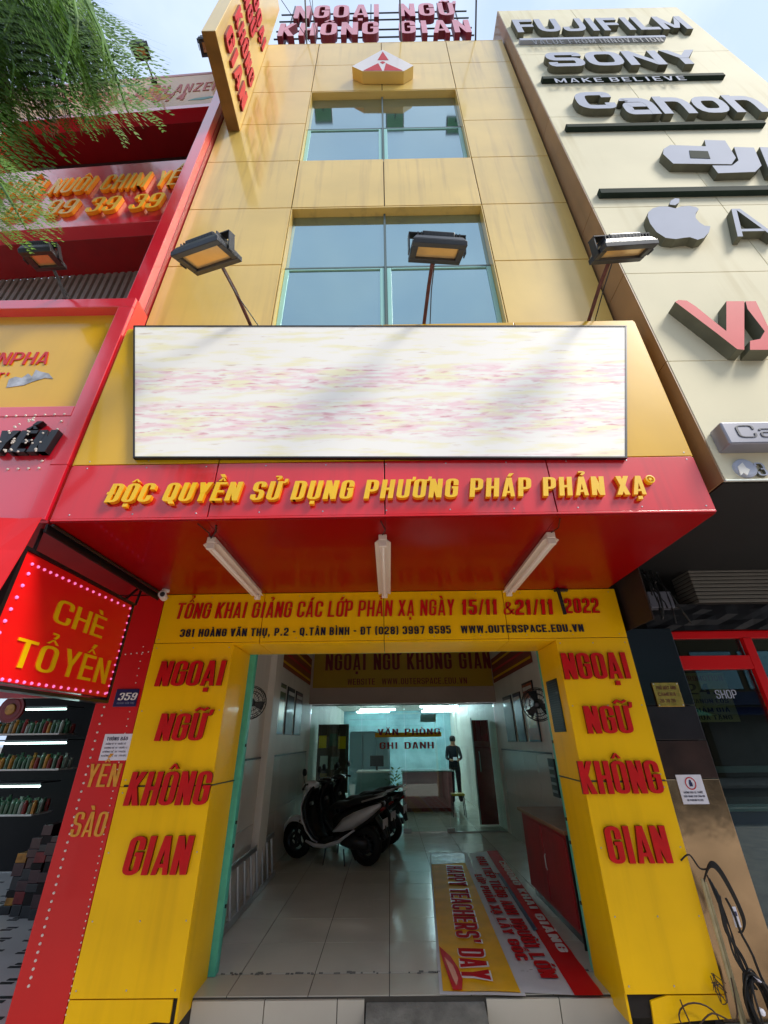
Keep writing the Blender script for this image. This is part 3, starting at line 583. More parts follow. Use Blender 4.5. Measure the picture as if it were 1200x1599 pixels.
# blank white board over the yellow fascia (wider at the top), streaked with faded print
def board_mat():
    m = mat('washed_out_print', rgb(240, 238, 232), .6, var=0); n = m.node_tree; l = n.links.new; b = n.nodes['Principled BSDF']
    g = n.nodes.new('ShaderNodeNewGeometry'); last = None
    cols = [(rgb(246, 216, 220), 8, .54, 0, 1), (rgb(246, 240, 205), 5, .60, 4, 0), (rgb(222, 160, 172), 13, .66, 9, 1), (rgb(214, 196, 176), 10, .72, 15, 0)]
    base = n.nodes.new('ShaderNodeRGB'); base.outputs[0].default_value = rgb(250, 247, 240); last = base.outputs[0]
    sp = n.nodes.new('ShaderNodeSeparateXYZ'); l(g.outputs['Position'], sp.inputs[0])
    # three faint rows of erased lettering
    sm = None
    for z_, hw in ((4.22, .16), (3.80, .22), (3.36, .10)):
        a = n.nodes.new('ShaderNodeMath'); a.operation = 'SUBTRACT'; l(sp.outputs[2], a.inputs[0]); a.inputs[1].default_value = z_
        c = n.nodes.new('ShaderNodeMath'); c.operation = 'ABSOLUTE'; l(a.outputs[0], c.inputs[0])
        d = n.nodes.new('ShaderNodeMapRange'); d.inputs[1].default_value = hw; d.inputs[2].default_value = hw*.6; d.inputs[3].default_value = 0; d.inputs[4].default_value = 1; l(c.outputs[0], d.inputs[0])
        if sm is None: sm = d.outputs[0]
        else:
            e = n.nodes.new('ShaderNodeMath'); e.operation = 'MAXIMUM'; l(sm, e.inputs[0]); l(d.outputs[0], e.inputs[1]); sm = e.outputs[0]
    for c, sc, th, of, rowed in cols:
        mp = n.nodes.new('ShaderNodeMapping'); mp.inputs['Scale'].default_value = (sc*.32, 1, sc*1.9); mp.inputs['Location'].default_value = (of, 0, of); l(g.outputs['Position'], mp.inputs[0])
        t = n.nodes.new('ShaderNodeTexNoise'); t.inputs['Scale'].default_value = 1.6; t.inputs['Detail'].default_value = 5; l(mp.outputs[0], t.inputs['Vector'])
        mr = n.nodes.new('ShaderNodeMapRange'); mr.inputs[1].default_value = th-.10; mr.inputs[2].default_value = th+.04; l(t.outputs['Fac'], mr.inputs[0]); fac = mr.outputs[0]
        if rowed:
            e = n.nodes.new('ShaderNodeMath'); e.operation = 'MULTIPLY'; l(fac, e.inputs[0]); l(sm, e.inputs[1]); fac = e.outputs[0]
        x = n.nodes.new('ShaderNodeMix'); x.data_type = 'RGBA'; l(fac, x.inputs['Factor']); l(last, x.inputs[6]); x.inputs[7].default_value = c; last = x.outputs[2]
    l(last, b.inputs['Base Color']); return m
bb = sign('blank_billboard', (0, CY, 3.4), 'large blank white billboard with faint pink and yellow streaks over the canopy', 'billboard')
c4 = [Yp(CY-.03, *p) for p in ((211, 713), (977, 713), (977, 510), (211, 510))]
part('board', MB().prism(c4, (0, .026, 0)), board_mat(), bb)
bd = MB(); cc = sum(c4, Vector())/4
for i in range(4):
    p, q = c4[i], c4[(i+1) % 4]; d = (q-p).normalized(); nn = Vector((d.z, 0, -d.x)); p_ = p-d*.012; q_ = q+d*.012
    off = Vector((0, -.004-.0006*i, 0))
    bd.prism([p_+nn*.012+off, q_+nn*.012+off, q_+off, p_+off], (0, .03, 0))
part('edge_trim', bd, BLACK, bb)
# roof lettering on its steel frame
s5 = sign('rooftop_sign', (0, 3.3, 13.2), 'pink NGOẠI NGỮ KHÔNG GIAN box letters on a steel frame above the roof', 'rooftop sign')
K = dict(w=.62, t=.2, gap=.16, space=.6)
textY('NGOẠI NGỮ', s5, 3.3, 458, 712, (27, 24), 6, .14, [mat('faded_pink_letter', rgb(206, 120, 134), .4, coat=.3, var=.1), mat('maroon_letter_side', rgb(120, 20, 44), .5, var=.1)], **K)
textY('KHÔNG GIAN', s5, 3.3, 433, 738, (54, 51), 33, .14, [bpy.data.materials['faded_pink_letter'], bpy.data.materials['maroon_letter_side']], **K)
fr = MB(); z1, z2 = Yp(3.3, 585, 27).z, Yp(3.3, 585, 54).z
for z, h in ((z1, 1.0), (z2, .85)):
    for dz in (-.04, .45): fr.box(-2.35, 2.1, 3.315, 3.34, z+dz-.012, z+dz+.012)
for x in (-2.1, -1.75, -.2, 1.45, 1.85): fr.box(x-.013, x+.013, 3.36, 3.386, 13.12, z1+1.3)
for x in (-2.0, -.2, 1.7): fr.tube([(x, 3.38, z2+.4), (x, 4.6, 13.15)], .02, 6)
part('steel_frame', fr, DARKM, s5)
# logo box
lg = sign('logo_box', (0, TY, 11.3), 'white and red diamond shaped school logo box near the roof parapet', 'logo sign')
lf = [Yp(2.70, *p) for p in ((550, 103), (598, 77), (646, 102), (631, 110.5), (566, 110.5))]
part('logo_case', MB().prism(lf, (0, .155, 0), front=0, side=1), [mat('logo_white', rgb(226, 218, 214), .4, coat=.3, var=.03), YELT], lg)
for pts in (((590, 93), (598, 80), (607, 93)), ((568, 109.4), (591, 98), (597, 109.4)), ((600, 109.4), (603, 98), (629, 109.4)), ((594, 96.5), (598, 95), (602, 96.5), (598, 99))):
    part('logo_mark', MB().prism([Yp(2.696, *p) for p in pts], (0, .004, 0)), PINKF, lg)
# projecting blade sign
bs = sign('blade_sign', (-2.17, TY, 9.6), 'tall yellow blade sign with red letters projecting from the upper left corner', 'blade sign')
xr_, zb_ = Yp(TY, 375, 205).x, Yp(TY, 375, 205).z; xl_ = Yp(TY, 356, 205).x; yf_ = Zp(zb_, 332, 48).y
BT = 15.2
boxp('case', YELT, bs, xl_, xr_, yf_, TY-.004, zb_+.012, BT, .006)
boxp('bottom_plate', mat('brown_weathered_sheet', rgb(132, 94, 44), .7, var=.2, scale=6), bs, xl_+.002, xr_-.002, yf_+.002, TY-.006, zb_, zb_+.010, .002)
for t_, p0, p1, top in (('GIAN', (357, 98), (377, 174), (362, 66)), ('KHÔNG', (371, 49), (390, 160), (374, 16)), ('NGỮ', (388, 50), (399, 101), (392, 22)), ('NGOẠI', (395, 20), (412, 98), (397, -8))):
    a = Xp(xr_, *p0); c = Xp(xr_, *p1); tz = Xp(xr_, *top).z; zz = (a.z+c.z)/2
    y0, y1 = yf_+.12, min(c.y, TY-.12)
    hgt = .52
    text(t_, bs, (xr_+.002, y0, zz), (0, 1, 0), (0, 0, 1), (y1-y0)*(.6 if t_ == 'NGỮ' else 1), hgt, .035, [LRED, LREDS], w=.5, t=.19, gap=.1)
    text(t_, bs, (xl_-.002, y1, zz), (0, -1, 0), (0, 0, 1), (y1-y0)*(.6 if t_ == 'NGỮ' else 1), hgt, .035, [LRED, LREDS], w=.5, t=.19, gap=.1)

# ------------------------------------------------------------------ floodlights
def floodlight(label, corners, y, nrm, base, group, rust=True, bracket=True):
    """corners: photo corners of the lens frame, hit on a tilted plane; base: arm foot"""
    c0 = Yp(y, sum(p[0] for p in corners)/4, sum(p[1] for p in corners)/4); n = Vector(nrm).normalized()
    P = [hit(c0, n, *p) for p in corners]
    c = sum(P, Vector())/4
    ex = ((P[1]-P[0])+(P[2]-P[3])); wx = ex.length/4; ex.normalize()
    ey = ((P[3]-P[0])+(P[2]-P[1])); wy = ey.length/4; ey = (ey-ex*ey.dot(ex)).normalized()
    if n.dot(ORG-c) < 0: n = -n
    fl = thing('floodlight', base, label, 'floodlight', group)
    part('lens_frame', MB().obox(c+ey*(wy-.025), ex*wx, ey*.025, n*.02).obox(c-ey*(wy-.025), ex*wx, ey*.025, n*.02).obox(c+ex*(wx-.025), ex*.025, ey*(wy-.052), n*.0195).obox(c-ex*(wx-.025), ex*.025, ey*(wy-.052), n*.0195), DARKM, fl, bevel=.004)
    part('lens', MB().obox(c-n*.006, ex*(wx-.05), ey*(wy-.05), n*.004), FACEG, fl)
    bx, by = wx*.86, wy*.82
    A = [c-n*.021+ex*i*wx*.98+ey*j*wy*.98 for i, j in ((-1, -1), (1, -1), (1, 1), (-1, 1))]; B = [c-n*.06+ex*i*bx+ey*j*by for i, j in ((-1, -1), (1, -1), (1, 1), (-1, 1))]
    part('housing', MB().loft([A, B]), DARKM, fl, bevel=.006)
    fn = MB()
    for i in range(13): fn.obox(c-n*.08+ex*(bx*.9*(i/6-1)), ex*.004, ey*by*.8, n*.02)
    part('heat_sink', fn, FINM, fl)
    part('gear_box', MB().obox(c-n*.088-ey*(by*.5), ex*bx*.7, ey*by*.28, n*.028), DARKM, fl, bevel=.008)
    br = MB()
    if bracket:
        for s in (-1, 1): br.obox(c+ex*s*(wx+.012)-n*.05, ex*.004, ey*.03, n*.07)
        part('bracket', br.obox(c-n*.124, ex*(wx+.016), ey*.035, n*.004), DARKM, fl)
    b0 = Vector(base); e0 = c-n*.10+ey*by*.6; mid = (b0+e0)/2+Vector((0, -.02, .03))
    part('arm', MB().tube([b0, b0+(mid-b0)*.5, mid, e0], .016 if rust else .014, 8), RUST if rust else DARKM, fl)
    part('lamp_cable', MB().tube([b0+Vector((.03, 0, -.02)), b0+Vector((.06, -.05, .02)), mid+Vector((.02, 0, -.05)), e0+Vector((.01, 0, -.02))], .005, 5), BLACK, fl)
    part('base_plate', MB().obox(b0, (.05, 0, 0), (0, .04, 0), (0, 0, .006)), RUST if rust else DARKM, fl)
    return fl
G = 'floodlights on rusty arms above the billboard'
floodlight('left of the three floodlights on rusty arms above the billboard', ((268, 396), (342, 369), (376, 406), (307, 428)), 1.98, (0, .45, -1), (Yp(2.62, 402, 503).x, 2.62, 4.9), G)
floodlight('middle floodlight of the three above the billboard, in front of the windows', ((646, 374), (730, 379), (718, 411), (637, 406)), 1.98, (0, .45, -1), (Yp(2.62, 660, 505).x, 2.62, 4.9), G)
floodlight('right of the three floodlights above the billboard, beside the cream facade', ((946, 381), (1032, 376), (996, 405), (920, 411)), 1.98, (.22, .4, -1), (Yp(2.62, 912, 503).x, 2.62, 4.9), G)
# poles leaning out from the roof, each with a lamp above the picture
for i, (a, c, lab) in enumerate((((480, 65), (448, 0), 'dark pole with floodlight leaning out from the left of the roof parapet'), ((627, 65), (625, 0), 'dark pole with floodlight leaning out from the middle of the roof parapet'), ((742, 65), (750, 0), 'dark pole with floodlight leaning out from the right of the roof parapet'))):
    pa = Yp(2.9, *a); tgt = Vector(((-1.36, .33, 1.71)[i], 1.53, (14.77, 14.26, 14.03)[i]))
    pole = thing('roof_lamp_pole', pa, lab, 'lamp pole', 'floodlight poles leaning out from the roof parapet')
    e = tgt
    part('pole', MB().tube([pa-Vector((0, 0, .1)), pa.lerp(e, .5), e+Vector((0, .03, .06))], .016, 6), DARKM, pole)
    dn = Vector((0, .55, -.83)); fy = Vector((0, .83, .55))
    part('lamp_head', MB().obox(e-dn*.06, (.21, 0, 0), fy*.17, dn*.05), DARKM, pole, bevel=.01)
    part('lens', MB().obox(e-dn*.002, (.185, 0, 0), fy*.145, dn*.003), mat('green_lens', rgb(80, 150, 116), .5, var=0), pole)
wr = thing('overhead_wires', (0, 2.8, 13), 'thin dark stay wires crossing in front of the rooftop sign', 'wires')
for a, c in (((440, 0), (484, 65)), ((488, 0), (492, 65)), ((484, 0), (497, 60))): part('wire', MB().tube([Yp(2.4, *a)+Vector((0, -.3, 1.0)), Yp(2.4, *a), Yp(2.85, *c)], .006, 5), BLACK, wr)

# ------------------------------------------------------------------ fluorescent battens under the canopy
def batten(x, lab):
    f = thing('fluorescent_batten', (x, 3.35, 2.96), lab, 'light fitting', 'unlit fluorescent battens under the red canopy')
    boxp('fitting_body', LIGHTW, f, x-.03, x+.03, 2.78, 4.06, 2.915, 2.962, .006)
    part('reflector', MB().prism([(x-.058, 2.8, 2.905), (x-.028, 2.8, 2.93), (x+.028, 2.8, 2.93), (x+.058, 2.8, 2.905), (x+.03, 2.8, 2.914), (x-.03, 2.8, 2.914)], (0, 1.24, 0)), LIGHTW, f)
    part('tube', MB().tube([(x, 2.83, 2.888), (x, 4.02, 2.888)], .014, 10), TUBEOFF, f)
    for y in (2.80, 4.03): boxp('end_cap', LIGHTW, f, x-.028, x+.028, y-.015, y+.015, 2.868, 2.915, .005)
    part('feed_wire', MB().tube([(x, 2.77, 2.95), (x+.02, 2.68, 2.945), (x-.01, 2.56, 2.955)], .004, 5), BLACK, f)
batten(-1.27, 'left unlit fluorescent batten under the red canopy'); batten(-.03, 'middle unlit fluorescent batten under the red canopy'); batten(1.18, 'right unlit fluorescent batten under the red canopy')
cc_ = thing('security_camera', (-2.16, 4.0, 2.95), 'small white security camera at the left end of the red soffit', 'security camera')
part('mount', MB().lathe((-2.16, 3.98, 2.962), (0, 0, -1), [(0, .035), (.02, .035), (.03, .012), (.07, .012)], 14), WHITE, cc_)
part('camera_body', MB().tube([(-2.13, 3.88, 2.885), (-2.17, 4.0, 2.89)], [.036, .034], 12), WHITE, cc_, smooth=False); part('camera_lens', MB().tube([(-2.118, 3.862, 2.882), (-2.128, 3.879, 2.885)], .022, 12), BLACK, cc_)
rod = thing('conduit_stub', (1.74, 4.1, 2.95), 'short black conduit hanging over the right end of the lintel lettering', 'conduit')
part('conduit', MB().tube([(1.685, 4.09, 2.96), (1.69, 4.08, 2.85), (1.705, 4.09, 2.70)], .018, 8), RUBBER, rod); part('saddle_clip', MB().box(1.66, 1.79, 4.10, 4.136, 2.935, 2.955), DARKM, rod)
# ================================================================== LEFT NEIGHBOUR (red shop)
nb = thing('red_shop_building', (-3.5, 4.14, 0), 'red clad swallow nest shop building with yellow lettering left of the yellow school', 'building')
O2 = Vector((-2.50, 2.86, 0)); XD = Vector((1, -.045, 0)).normalized(); YD = Vector((.045, 1, 0)).normalized()
NX = Matrix(((XD.x, YD.x, 0, O2.x), (XD.y, YD.y, 0, O2.y), (0, 0, 1, 0), (0, 0, 0, 1)))
def Np(px, py, v=0): P = hit(O2+YD*v, YD, px, py)-O2; return P.dot(XD), P.z
def nbox(name, m, u0, u1, v0, v1, z0, z1, bevel=.004, p=None): return boxp(name, m, p or nb, u0, u1, v0, v1, z0, z1, bevel, xf=NX)
zA0, zA1 = Np(200, 177)[1], Np(200, 126)[1]; zB0, zB1 = Np(150, 351)[1], Np(180, 257)[1]
UL = -5.2
nbox('upper_fascia', mat('sun_bleached_print', rgb(222, 168, 112), .5, coat=.4, var=.10, scale=1.5, streak=.3), UL, -.02, 0, .16, zA0+.12, zA1, p=None)
nbox('fascia_trim', REDN, UL, -.02, -.01, .17, zA0, zA0+.115); nbox('fascia_trim', mat('pale_pink_cap', rgb(214, 150, 150), .5, var=.1), UL, -.02, -.005, .17, zA1+.003, zA1+.09)
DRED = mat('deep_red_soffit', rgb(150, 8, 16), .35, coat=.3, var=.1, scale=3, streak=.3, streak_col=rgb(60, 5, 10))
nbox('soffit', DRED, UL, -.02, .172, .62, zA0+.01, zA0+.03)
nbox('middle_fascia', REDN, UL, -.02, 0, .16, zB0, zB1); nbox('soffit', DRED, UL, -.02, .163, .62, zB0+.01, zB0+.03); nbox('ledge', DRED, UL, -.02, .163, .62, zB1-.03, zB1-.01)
sh = MB()
for i in range(52):
    u = UL+.1*i; sh.prism([(u, .60, 4.6), (u+.055, .60, 4.6), (u+.07, .64, 4.6), (u+.1, .64, 4.6), (u+.1, .66, 4.6), (u, .66, 4.6)], (0, 0, zB0+.005-4.6))
part('corrugated_shutter', sh, SHUT, nb, xf=NX)
sg = MB()
for i in range(52): u = UL+.1*i; sg.box(u+.071, u+.0995, .634, .6385, 4.6, zB0)
part('shutter_grooves', sg, SHUTD, nb, xf=NX, kind='stuff')
nbox('rear_wall', mat('dim_grey_wall', rgb(120, 112, 108), .8, var=.2), UL, -.02, .64, .70, zB1-.009, zA0+.009)
# railing and dark frames in the upper opening
for z in (zB1+.28, zB1+.42): nbox('railing_bar', BLACK, UL, -.6, .5, .53, z, z+.025, .002)
nbox('side_wall', REDN, UL, -3.55, .02, .6, zB1+.001, zA0-.001)
nbox('dark_blind', mat('dark_brown_blind', rgb(70, 40, 40), .8, var=.1), -3.2, -.03, .60, .635, zB1+.55, zA0-.02)
# corner fin
boxp('corner_fin', REDN, nb, -2.565, -2.425, 2.70, 3.6, 4.9, 11.9, .004); boxp('fin_side', DRED, nb, -2.424, -2.416, 2.80, 3.6, 4.9, 11.88, 0)
boxp('party_wall', CEIL, nb, -2.56, -2.43, 3.61, 12, 2.99, 11.8, 0)
part('roof_slab', MB().box(UL, -.06, .72, 9, zA1-.3, zA1-.1).box(UL, -.06, .72, 9, 3.2, 3.3), CONC, nb, xf=NX)
# print on the upper fascia
us = thing('faded_upper_sign', (-4, 2.8, zA0), 'sun faded printed banner lettering along the top of the red shop building', 'sign lettering')
FP = [mat('faded_pink_print', rgb(206, 110, 100), .6, var=.2, scale=9)]*2
def ntext(s, par, xl, yl, xr, yr, ytop, depth, mats, v=0, **k):
    vh = v-depth; a = Np(xl, yl, vh); c = Np(xr, yr, vh); zt = Np((xl+xr)/2, ytop, vh)[1]; zb = (a[1]+c[1])/2
    o = NX@Vector((a[0], v-.003, zb))
    return text(s, par, o, XD, (0, 0, 1), c[0]-a[0], zt-zb, depth, mats, **k)
ntext('YẾN SÀO - ĐIỆN ANZEN', us, 92, 156, 340, 143, 137, .004, FP, w=.5, t=.14, gap=.16, joined='print_line')
ntext('028 37 874', us, 128, 166, 285, 158, 151, .004, FP, w=.55, t=.2, gap=.3, joined='print_line')
blot = MB()
for px, py, s in ((146, 148, .13), (150, 157, .08), (236, 148, .22), (246, 142, .14), (252, 152, .15), (240, 139, .08)):
    u, z = Np(px, py); blot.prism([NX@Vector((u+s*math.cos(a)*random.uniform(.7, 1.2), -.0035, z+s*.8*math.sin(a)*random.uniform(.7, 1.2))) for a in [2*PI*i/14 for i in range(14)]], (0, .003, 0))
part('flower_print', blot, mat('orange_print', rgb(232, 158, 60), .6, var=.2, scale=12), us, kind='stuff')
blot = MB()
for px, py, w_ in ((95, 165, .25), (318, 153, .5), (200, 133, .6)):
    u, z = Np(px, py); blot.prism([NX@Vector((u+a, -.0035, z+c_)) for a, c_ in ((-w_/2, -.04), (0, -.06), (w_/2, .03), (w_*.2, .05), (-w_*.3, .02))], (0, .003, 0))
part('teal_print', blot, mat('teal_print', rgb(130, 170, 160), .6, var=.2), us, kind='stuff')
ms = thing('red_shop_lettering', (-4, 2.8, zB0), 'raised yellow swallow farming slogan and phone number on the pink red fascia', 'sign lettering')
K = dict(w=.46, t=.135, gap=.1, shear=.1, space=.34)
OB = [mat('amber_letter_face', rgb(238, 190, 60), .4, coat=.2, var=.06), mat('amber_letter_side', rgb(250, 150, 0), .5, var=.05)]
ntext('TRỢ VỐN NUÔI CHIM YẾN', ms, -62, 309, 292, 290, 277, .045, OB, **K)
ntext('09 99 39 39', ms, -4, 341, 246, 323, 310, .045, OB, **K)
# framed yellow sign board
zf0 = 3.90; zf1 = Yp(2.53, 150, 466).z; FY0 = 2.53; fx1 = -2.315
fx0 = -5.4
fb = part('sign_frame', MB().box(fx0, fx1, FY0, 2.74, zf1-.12, zf1).box(fx1-.13, fx1, FY0, 2.74, 3.44, zf1-.1202).box(fx0, fx1-.1302, FY0, 2.74, zf0, zf0+.10), REDN, nb, bevel=.005)
boxp('yellow_board', YELC, nb, fx0, fx1-.131, FY0+.09, FY0+.11, zf0+.10, zf1-.12, .002)
boxp('lower_fascia', REDN, nb, fx0, fx1-.1302, FY0+.004, FY0+.03, 2.99, zf0-.002, .002); boxp('lower_fascia', REDN, nb, fx1-.13, fx1, FY0+.002, FY0+.03, 2.99, 3.437, .002)
boxp('fascia_core', SEAM, nb, fx0, fx1-.01, FY0+.035, 2.745, 3.0, zf0, 0)
boxp('frame_end_cap', mat('sunlit_red_sheet', rgb(222, 40, 18), .4, coat=.2, var=.04), nb, fx1+.0005, fx1+.006, FY0+.03, 2.735, 3.0, zf1-.002, .001)  # orange-red colour paints sunlight onto the right end of the red frame
boxp('frame_core', SEAM, nb, fx0, fx1-.01, 2.745, 3.4, 3.0, zf1-.3, 0)
pr = thing('yellow_board_print', (-3.2, FY0, 4.4), 'pink serif company name and silver swallow on the yellow framed board', 'sign print')
textY('YENPHA', pr, FY0+.088, -48, 72, (571, 567), 550, .006, [PINKF, LRED], w=.6, t=.15, gap=.12, joined='name_line')
textY("NEST'", pr, FY0+.088, -60, 8, (598, 595), 582, .006, [PINKF, LRED], w=.6, t=.15, gap=.12, joined='name_line')
bird = [(10, 605), (14, 592), (24, 588), (34, 590), (44, 583), (50, 588), (56, 577), (63, 580), (76, 583), (83, 591), (70, 590), (60, 593), (50, 596), (38, 601), (24, 603)]
part('swallow_print', MB().prism([Yp(FY0+.086, *p) for p in bird], (0, .003, 0)), mat('silver_bird', rgb(170, 172, 178), .4, metal=.2, var=.5, scale=14), pr)
mq = thing('marquee_lettering', (-3.2, FY0, 3.5), 'black YẾN marquee letters studded with white bulbs on the lower red fascia', 'marquee sign')
yb0 = textY('YẾN', mq, FY0, -22, 70, (707, 704), 672, .05, [BLACK, BLACK], w=.5, t=.2, gap=.06, shear=.12)
# bulbs follow the strokes
BULB = mat('pearl_bulb', rgb(226, 216, 206), .3, var=0)
bm_ = MB()
def bulb(mb, p, n, r): mb.lathe(p, n, [(0, r), (r*.7, r*.75), (r, r*.1)], 6)
for i in range(46):
    px, py = random.choice([(14, 676), (22, 688), (18, 704), (28, 704), (20, 690), (38, 704), (41, 690), (45, 676), (50, 690), (56, 703), (62, 690), (66, 677), (8, 704), (30, 662), (24, 667), (46, 657), (52, 655), (0, 690), (-5, 676)])
    p = Yp(FY0-.05, px+random.uniform(-1.5, 1.5), py+random.uniform(-3, 3)); bulb(bm_, p, (0, -1, 0), .008)
part('bulbs', bm_, BULB, mq, kind='stuff')
lb = MB()
def dots(mb, a, c, n, f, nrm, r=.010):
    for i in range(n):
        t = i/(n-1); bulb(mb, f(a[0]+(c[0]-a[0])*t, a[1]+(c[1]-a[1])*t), nrm, r)
f1 = lambda x, y: Yp(FY0+.002, x, y)
dots(lb, (-20, 651), (101, 647), 9, f1, (0, -1, 0)); dots(lb, (96, 658), (66, 720), 6, f1, (0, -1, 0)); dots(lb, (-20, 734), (61, 731), 6, f1, (0, -1, 0))
part('led_bulbs', lb, BULB, nb, kind='stuff')
# lower storey: dark soffit, fascia behind, pillar
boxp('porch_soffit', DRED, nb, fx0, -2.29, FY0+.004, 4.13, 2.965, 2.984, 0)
boxp('shop_fascia', DRED, nb, fx0, -2.645, 4.14, 4.20, 2.02, 2.96, .002)
boxp('pillar', REDP, nb, -2.64, -2.245, 4.15, 4.60, -.295, 2.96, .004)
boxp('porch_edge_beam', BLACK, nb, -2.30, -2.285, FY0+.01, 4.12, 2.90, 2.96, .002)
pb_ = MB(); f2 = lambda x, y: Yp(4.149, x, y)
dots(pb_, (163, 1104), (45, 1540), 34, f2, (0, -1, 0), .010); dots(pb_, (224, 1010), (103, 1585), 52, f2, (0, -1, 0), .006); dots(pb_, (196, 1022), (232, 1018), 5, f2, (0, -1, 0), .007)
part('led_bulbs', pb_, BULB, nb, kind='stuff')
ys_ = thing('pillar_lettering', (-2.45, 4.14, 1.1), 'faded yellow YẾN SÀO letters stacked on the red shop pillar', 'sign lettering')
K = dict(w=.42, t=.13, gap=.1); OC = [mat('worn_gold_vinyl', rgb(214, 150, 40), .5, var=.15, scale=20)]*2
textY('YẾN', ys_, 4.148, 131, 181, (1229, 1229), 1193, .006, OC, shear=.05, **K); textY('SÀO', ys_, 4.148, 107, 160, (1308, 1306), 1268, .006, OC, shear=.05, **K)
hn = thing('house_number_plate', (-2.38, 4.14, 2.0), 'navy blue house number plate 359 on the red pillar', 'number plate')
p0, p1 = Yp(4.14, 176, 1104), Yp(4.14, 218, 1076)
boxp('plate', BLUEP, hn, p0.x, p1.x, 4.134, 4.148, p0.z, p1.z, .003)
textY('359', hn, 4.133, 183, 211, (1094, 1093), 1082, .003, [WHITE, WHITE], w=.5, t=.16, gap=.12, shear=.15, joined='number')
textY('HOÀNG VĂN THỤ', hn, 4.133, 182, 209, (1100, 1099), 1096.5, .002, [mat('small_print', rgb(120, 124, 150), .5, var=0)]*2, w=.5, t=.12, gap=.12, joined='street_line')
nt_ = thing('paper_notice', (-2.37, 4.14, 1.6), 'white printed paper notice under the blue number plate', 'notice')
p0, p1 = Yp(4.14, 153, 1188), Yp(4.14, 207, 1146)
boxp('sheet', PAPER, nt_, p0.x, p1.x+.01, 4.145, 4.148, p0.z, p1.z, 0)
INK = [mat('grey_ink', rgb(60, 60, 84), .6, var=0)]*2
textY('THÔNG BÁO', nt_, 4.144, 166, 199, (1157, 1156), 1151, .001, INK, w=.5, t=.17, gap=.1, joined='heading')
for k, (a, c) in enumerate(((165, 196), (163, 198), (160, 197), (158, 197))):
    textY('KHÔNG ĐỂ XE TRƯỚC CỬA'[:20-k], nt_, 4.144, a, c, (1163+k*6.2, 1163+k*6.2), 1160.5+k*6.2, .001, INK, w=.5, t=.1, gap=.12, joined='print_line')
# projecting lightbox CHÈ TỔ YẾN
lx = -2.35
cs = thing('projecting_signboard', (lx, 3.2, 2.4), 'bright red CHÈ TỔ YẾN signboard edged with bulbs projecting over the red shop', 'signboard')
sy0, sy1, sz0, sz1 = 2.53, 3.82, 1.985, 2.765
boxp('board', mat('bright_red_board', rgb(236, 14, 18), .4, coat=.2, var=.05), cs, lx-.08, lx, sy0, sy1, sz0, sz1, .004)
part('frame_tube', MB().box(lx-.09, lx+.012, sy0-.03, sy1+.02, sz1+.001, sz1+.024).box(lx-.09, lx+.012, sy0-.03, sy0-.001, sz0-.02, sz1).box(lx-.09, lx+.012, sy1+.001, sy1+.02, sz0-.02, sz1).box(lx-.09, lx+.012, sy0-.03, sy1+.02, sz0-.042, sz0-.021), BLACK, cs)
part('hanger', MB().tube([(lx-.04, sy0+.1, sz1), (lx-.04, sy0+.1, 2.97)], .012).tube([(lx-.04, sy1-.1, sz1), (lx-.04, sy1+.1, 2.97)], .012).tube([(lx+.005, 3.86, 2.78), (lx-.0, 3.9, 2.96)], .012), BLACK, cs)
def xtext(s, p0, p1, top, **k):
    a, c, t_ = Xp(lx, *p0), Xp(lx, *p1), Xp(lx, *top); zz = (a.z+c.z)/2
    text(s, cs, (lx+.001, a.y, zz), (0, 1, 0), (0, 0, 1), c.y-a.y, t_.z-zz, .008, [LYEL, LYELS], **k)
K = dict(w=.62, t=.15, gap=.12)
xtext('CHÈ', (78, 974), (158, 994), (122, 947), **K)
xtext('TỔ', (10, 1043), (81, 1050), (50, 1001), **K); xtext('YẾN', (90, 1056), (163, 1067), (134, 1021), **K)
cb = MB(); f3 = lambda x, y: Xp(lx+.001, x, y)
dots(cb, (50, 881), (203, 950), 17, f3, (1, 0, 0), .011); dots(cb, (201, 962), (167, 1082), 12, f3, (1, 0, 0), .009); dots(cb, (3, 1061), (164, 1083), 15, f3, (1, 0, 0), .011); dots(cb, (44, 896), (-20, 1025), 8, f3, (1, 0, 0), .012)
part('bulbs', cb, mat('pink_lit_bulb', rgb(230, 120, 190), .3, var=0, emit=.5), cs, kind='stuff')
# hanging red awning cloth in front of it
aw = thing('red_awning_curtain', (-3.5, 2.47, 2.98), 'bright red hanging awning cloth at the left edge below the marquee', 'awning')
am = MB(); n = 14
rows = []
for j in range(5):
    z = 2.98-.24*j; rows.append([(-2.30-2.2*i/n-.02*j, 2.49-.02*j+.012*math.sin(i*2.3+j), z) for i in range(n+1)])
am.loft(rows, closed=False); o = part('cloth', am, mat('red_awning_cloth', rgb(222, 24, 34), .6, var=.08, scale=3), aw)
o.modifiers.new('solid', 'SOLIDIFY').thickness = .006
# left shop interior
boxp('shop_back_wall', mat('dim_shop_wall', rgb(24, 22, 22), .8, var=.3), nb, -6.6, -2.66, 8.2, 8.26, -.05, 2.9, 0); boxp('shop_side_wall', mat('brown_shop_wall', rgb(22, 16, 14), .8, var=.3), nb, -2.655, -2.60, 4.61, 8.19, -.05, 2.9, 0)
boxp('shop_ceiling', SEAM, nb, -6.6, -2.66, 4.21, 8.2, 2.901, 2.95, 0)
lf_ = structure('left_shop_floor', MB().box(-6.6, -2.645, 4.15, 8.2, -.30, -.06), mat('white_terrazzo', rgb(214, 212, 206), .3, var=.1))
dk = MB()
for i in range(13):
    for j in range(13):
        x = -6.5+i*.30+(.15 if j % 2 else 0); y = 4.24+j*.28
        dk.box(x, x+.11, y, y+.035, -.0595, -.057).box(x+.02, x+.13, y+.06, y+.095, -.0595, -.057)
part('black_inlay', dk, BLACK, lf_, kind='stuff')
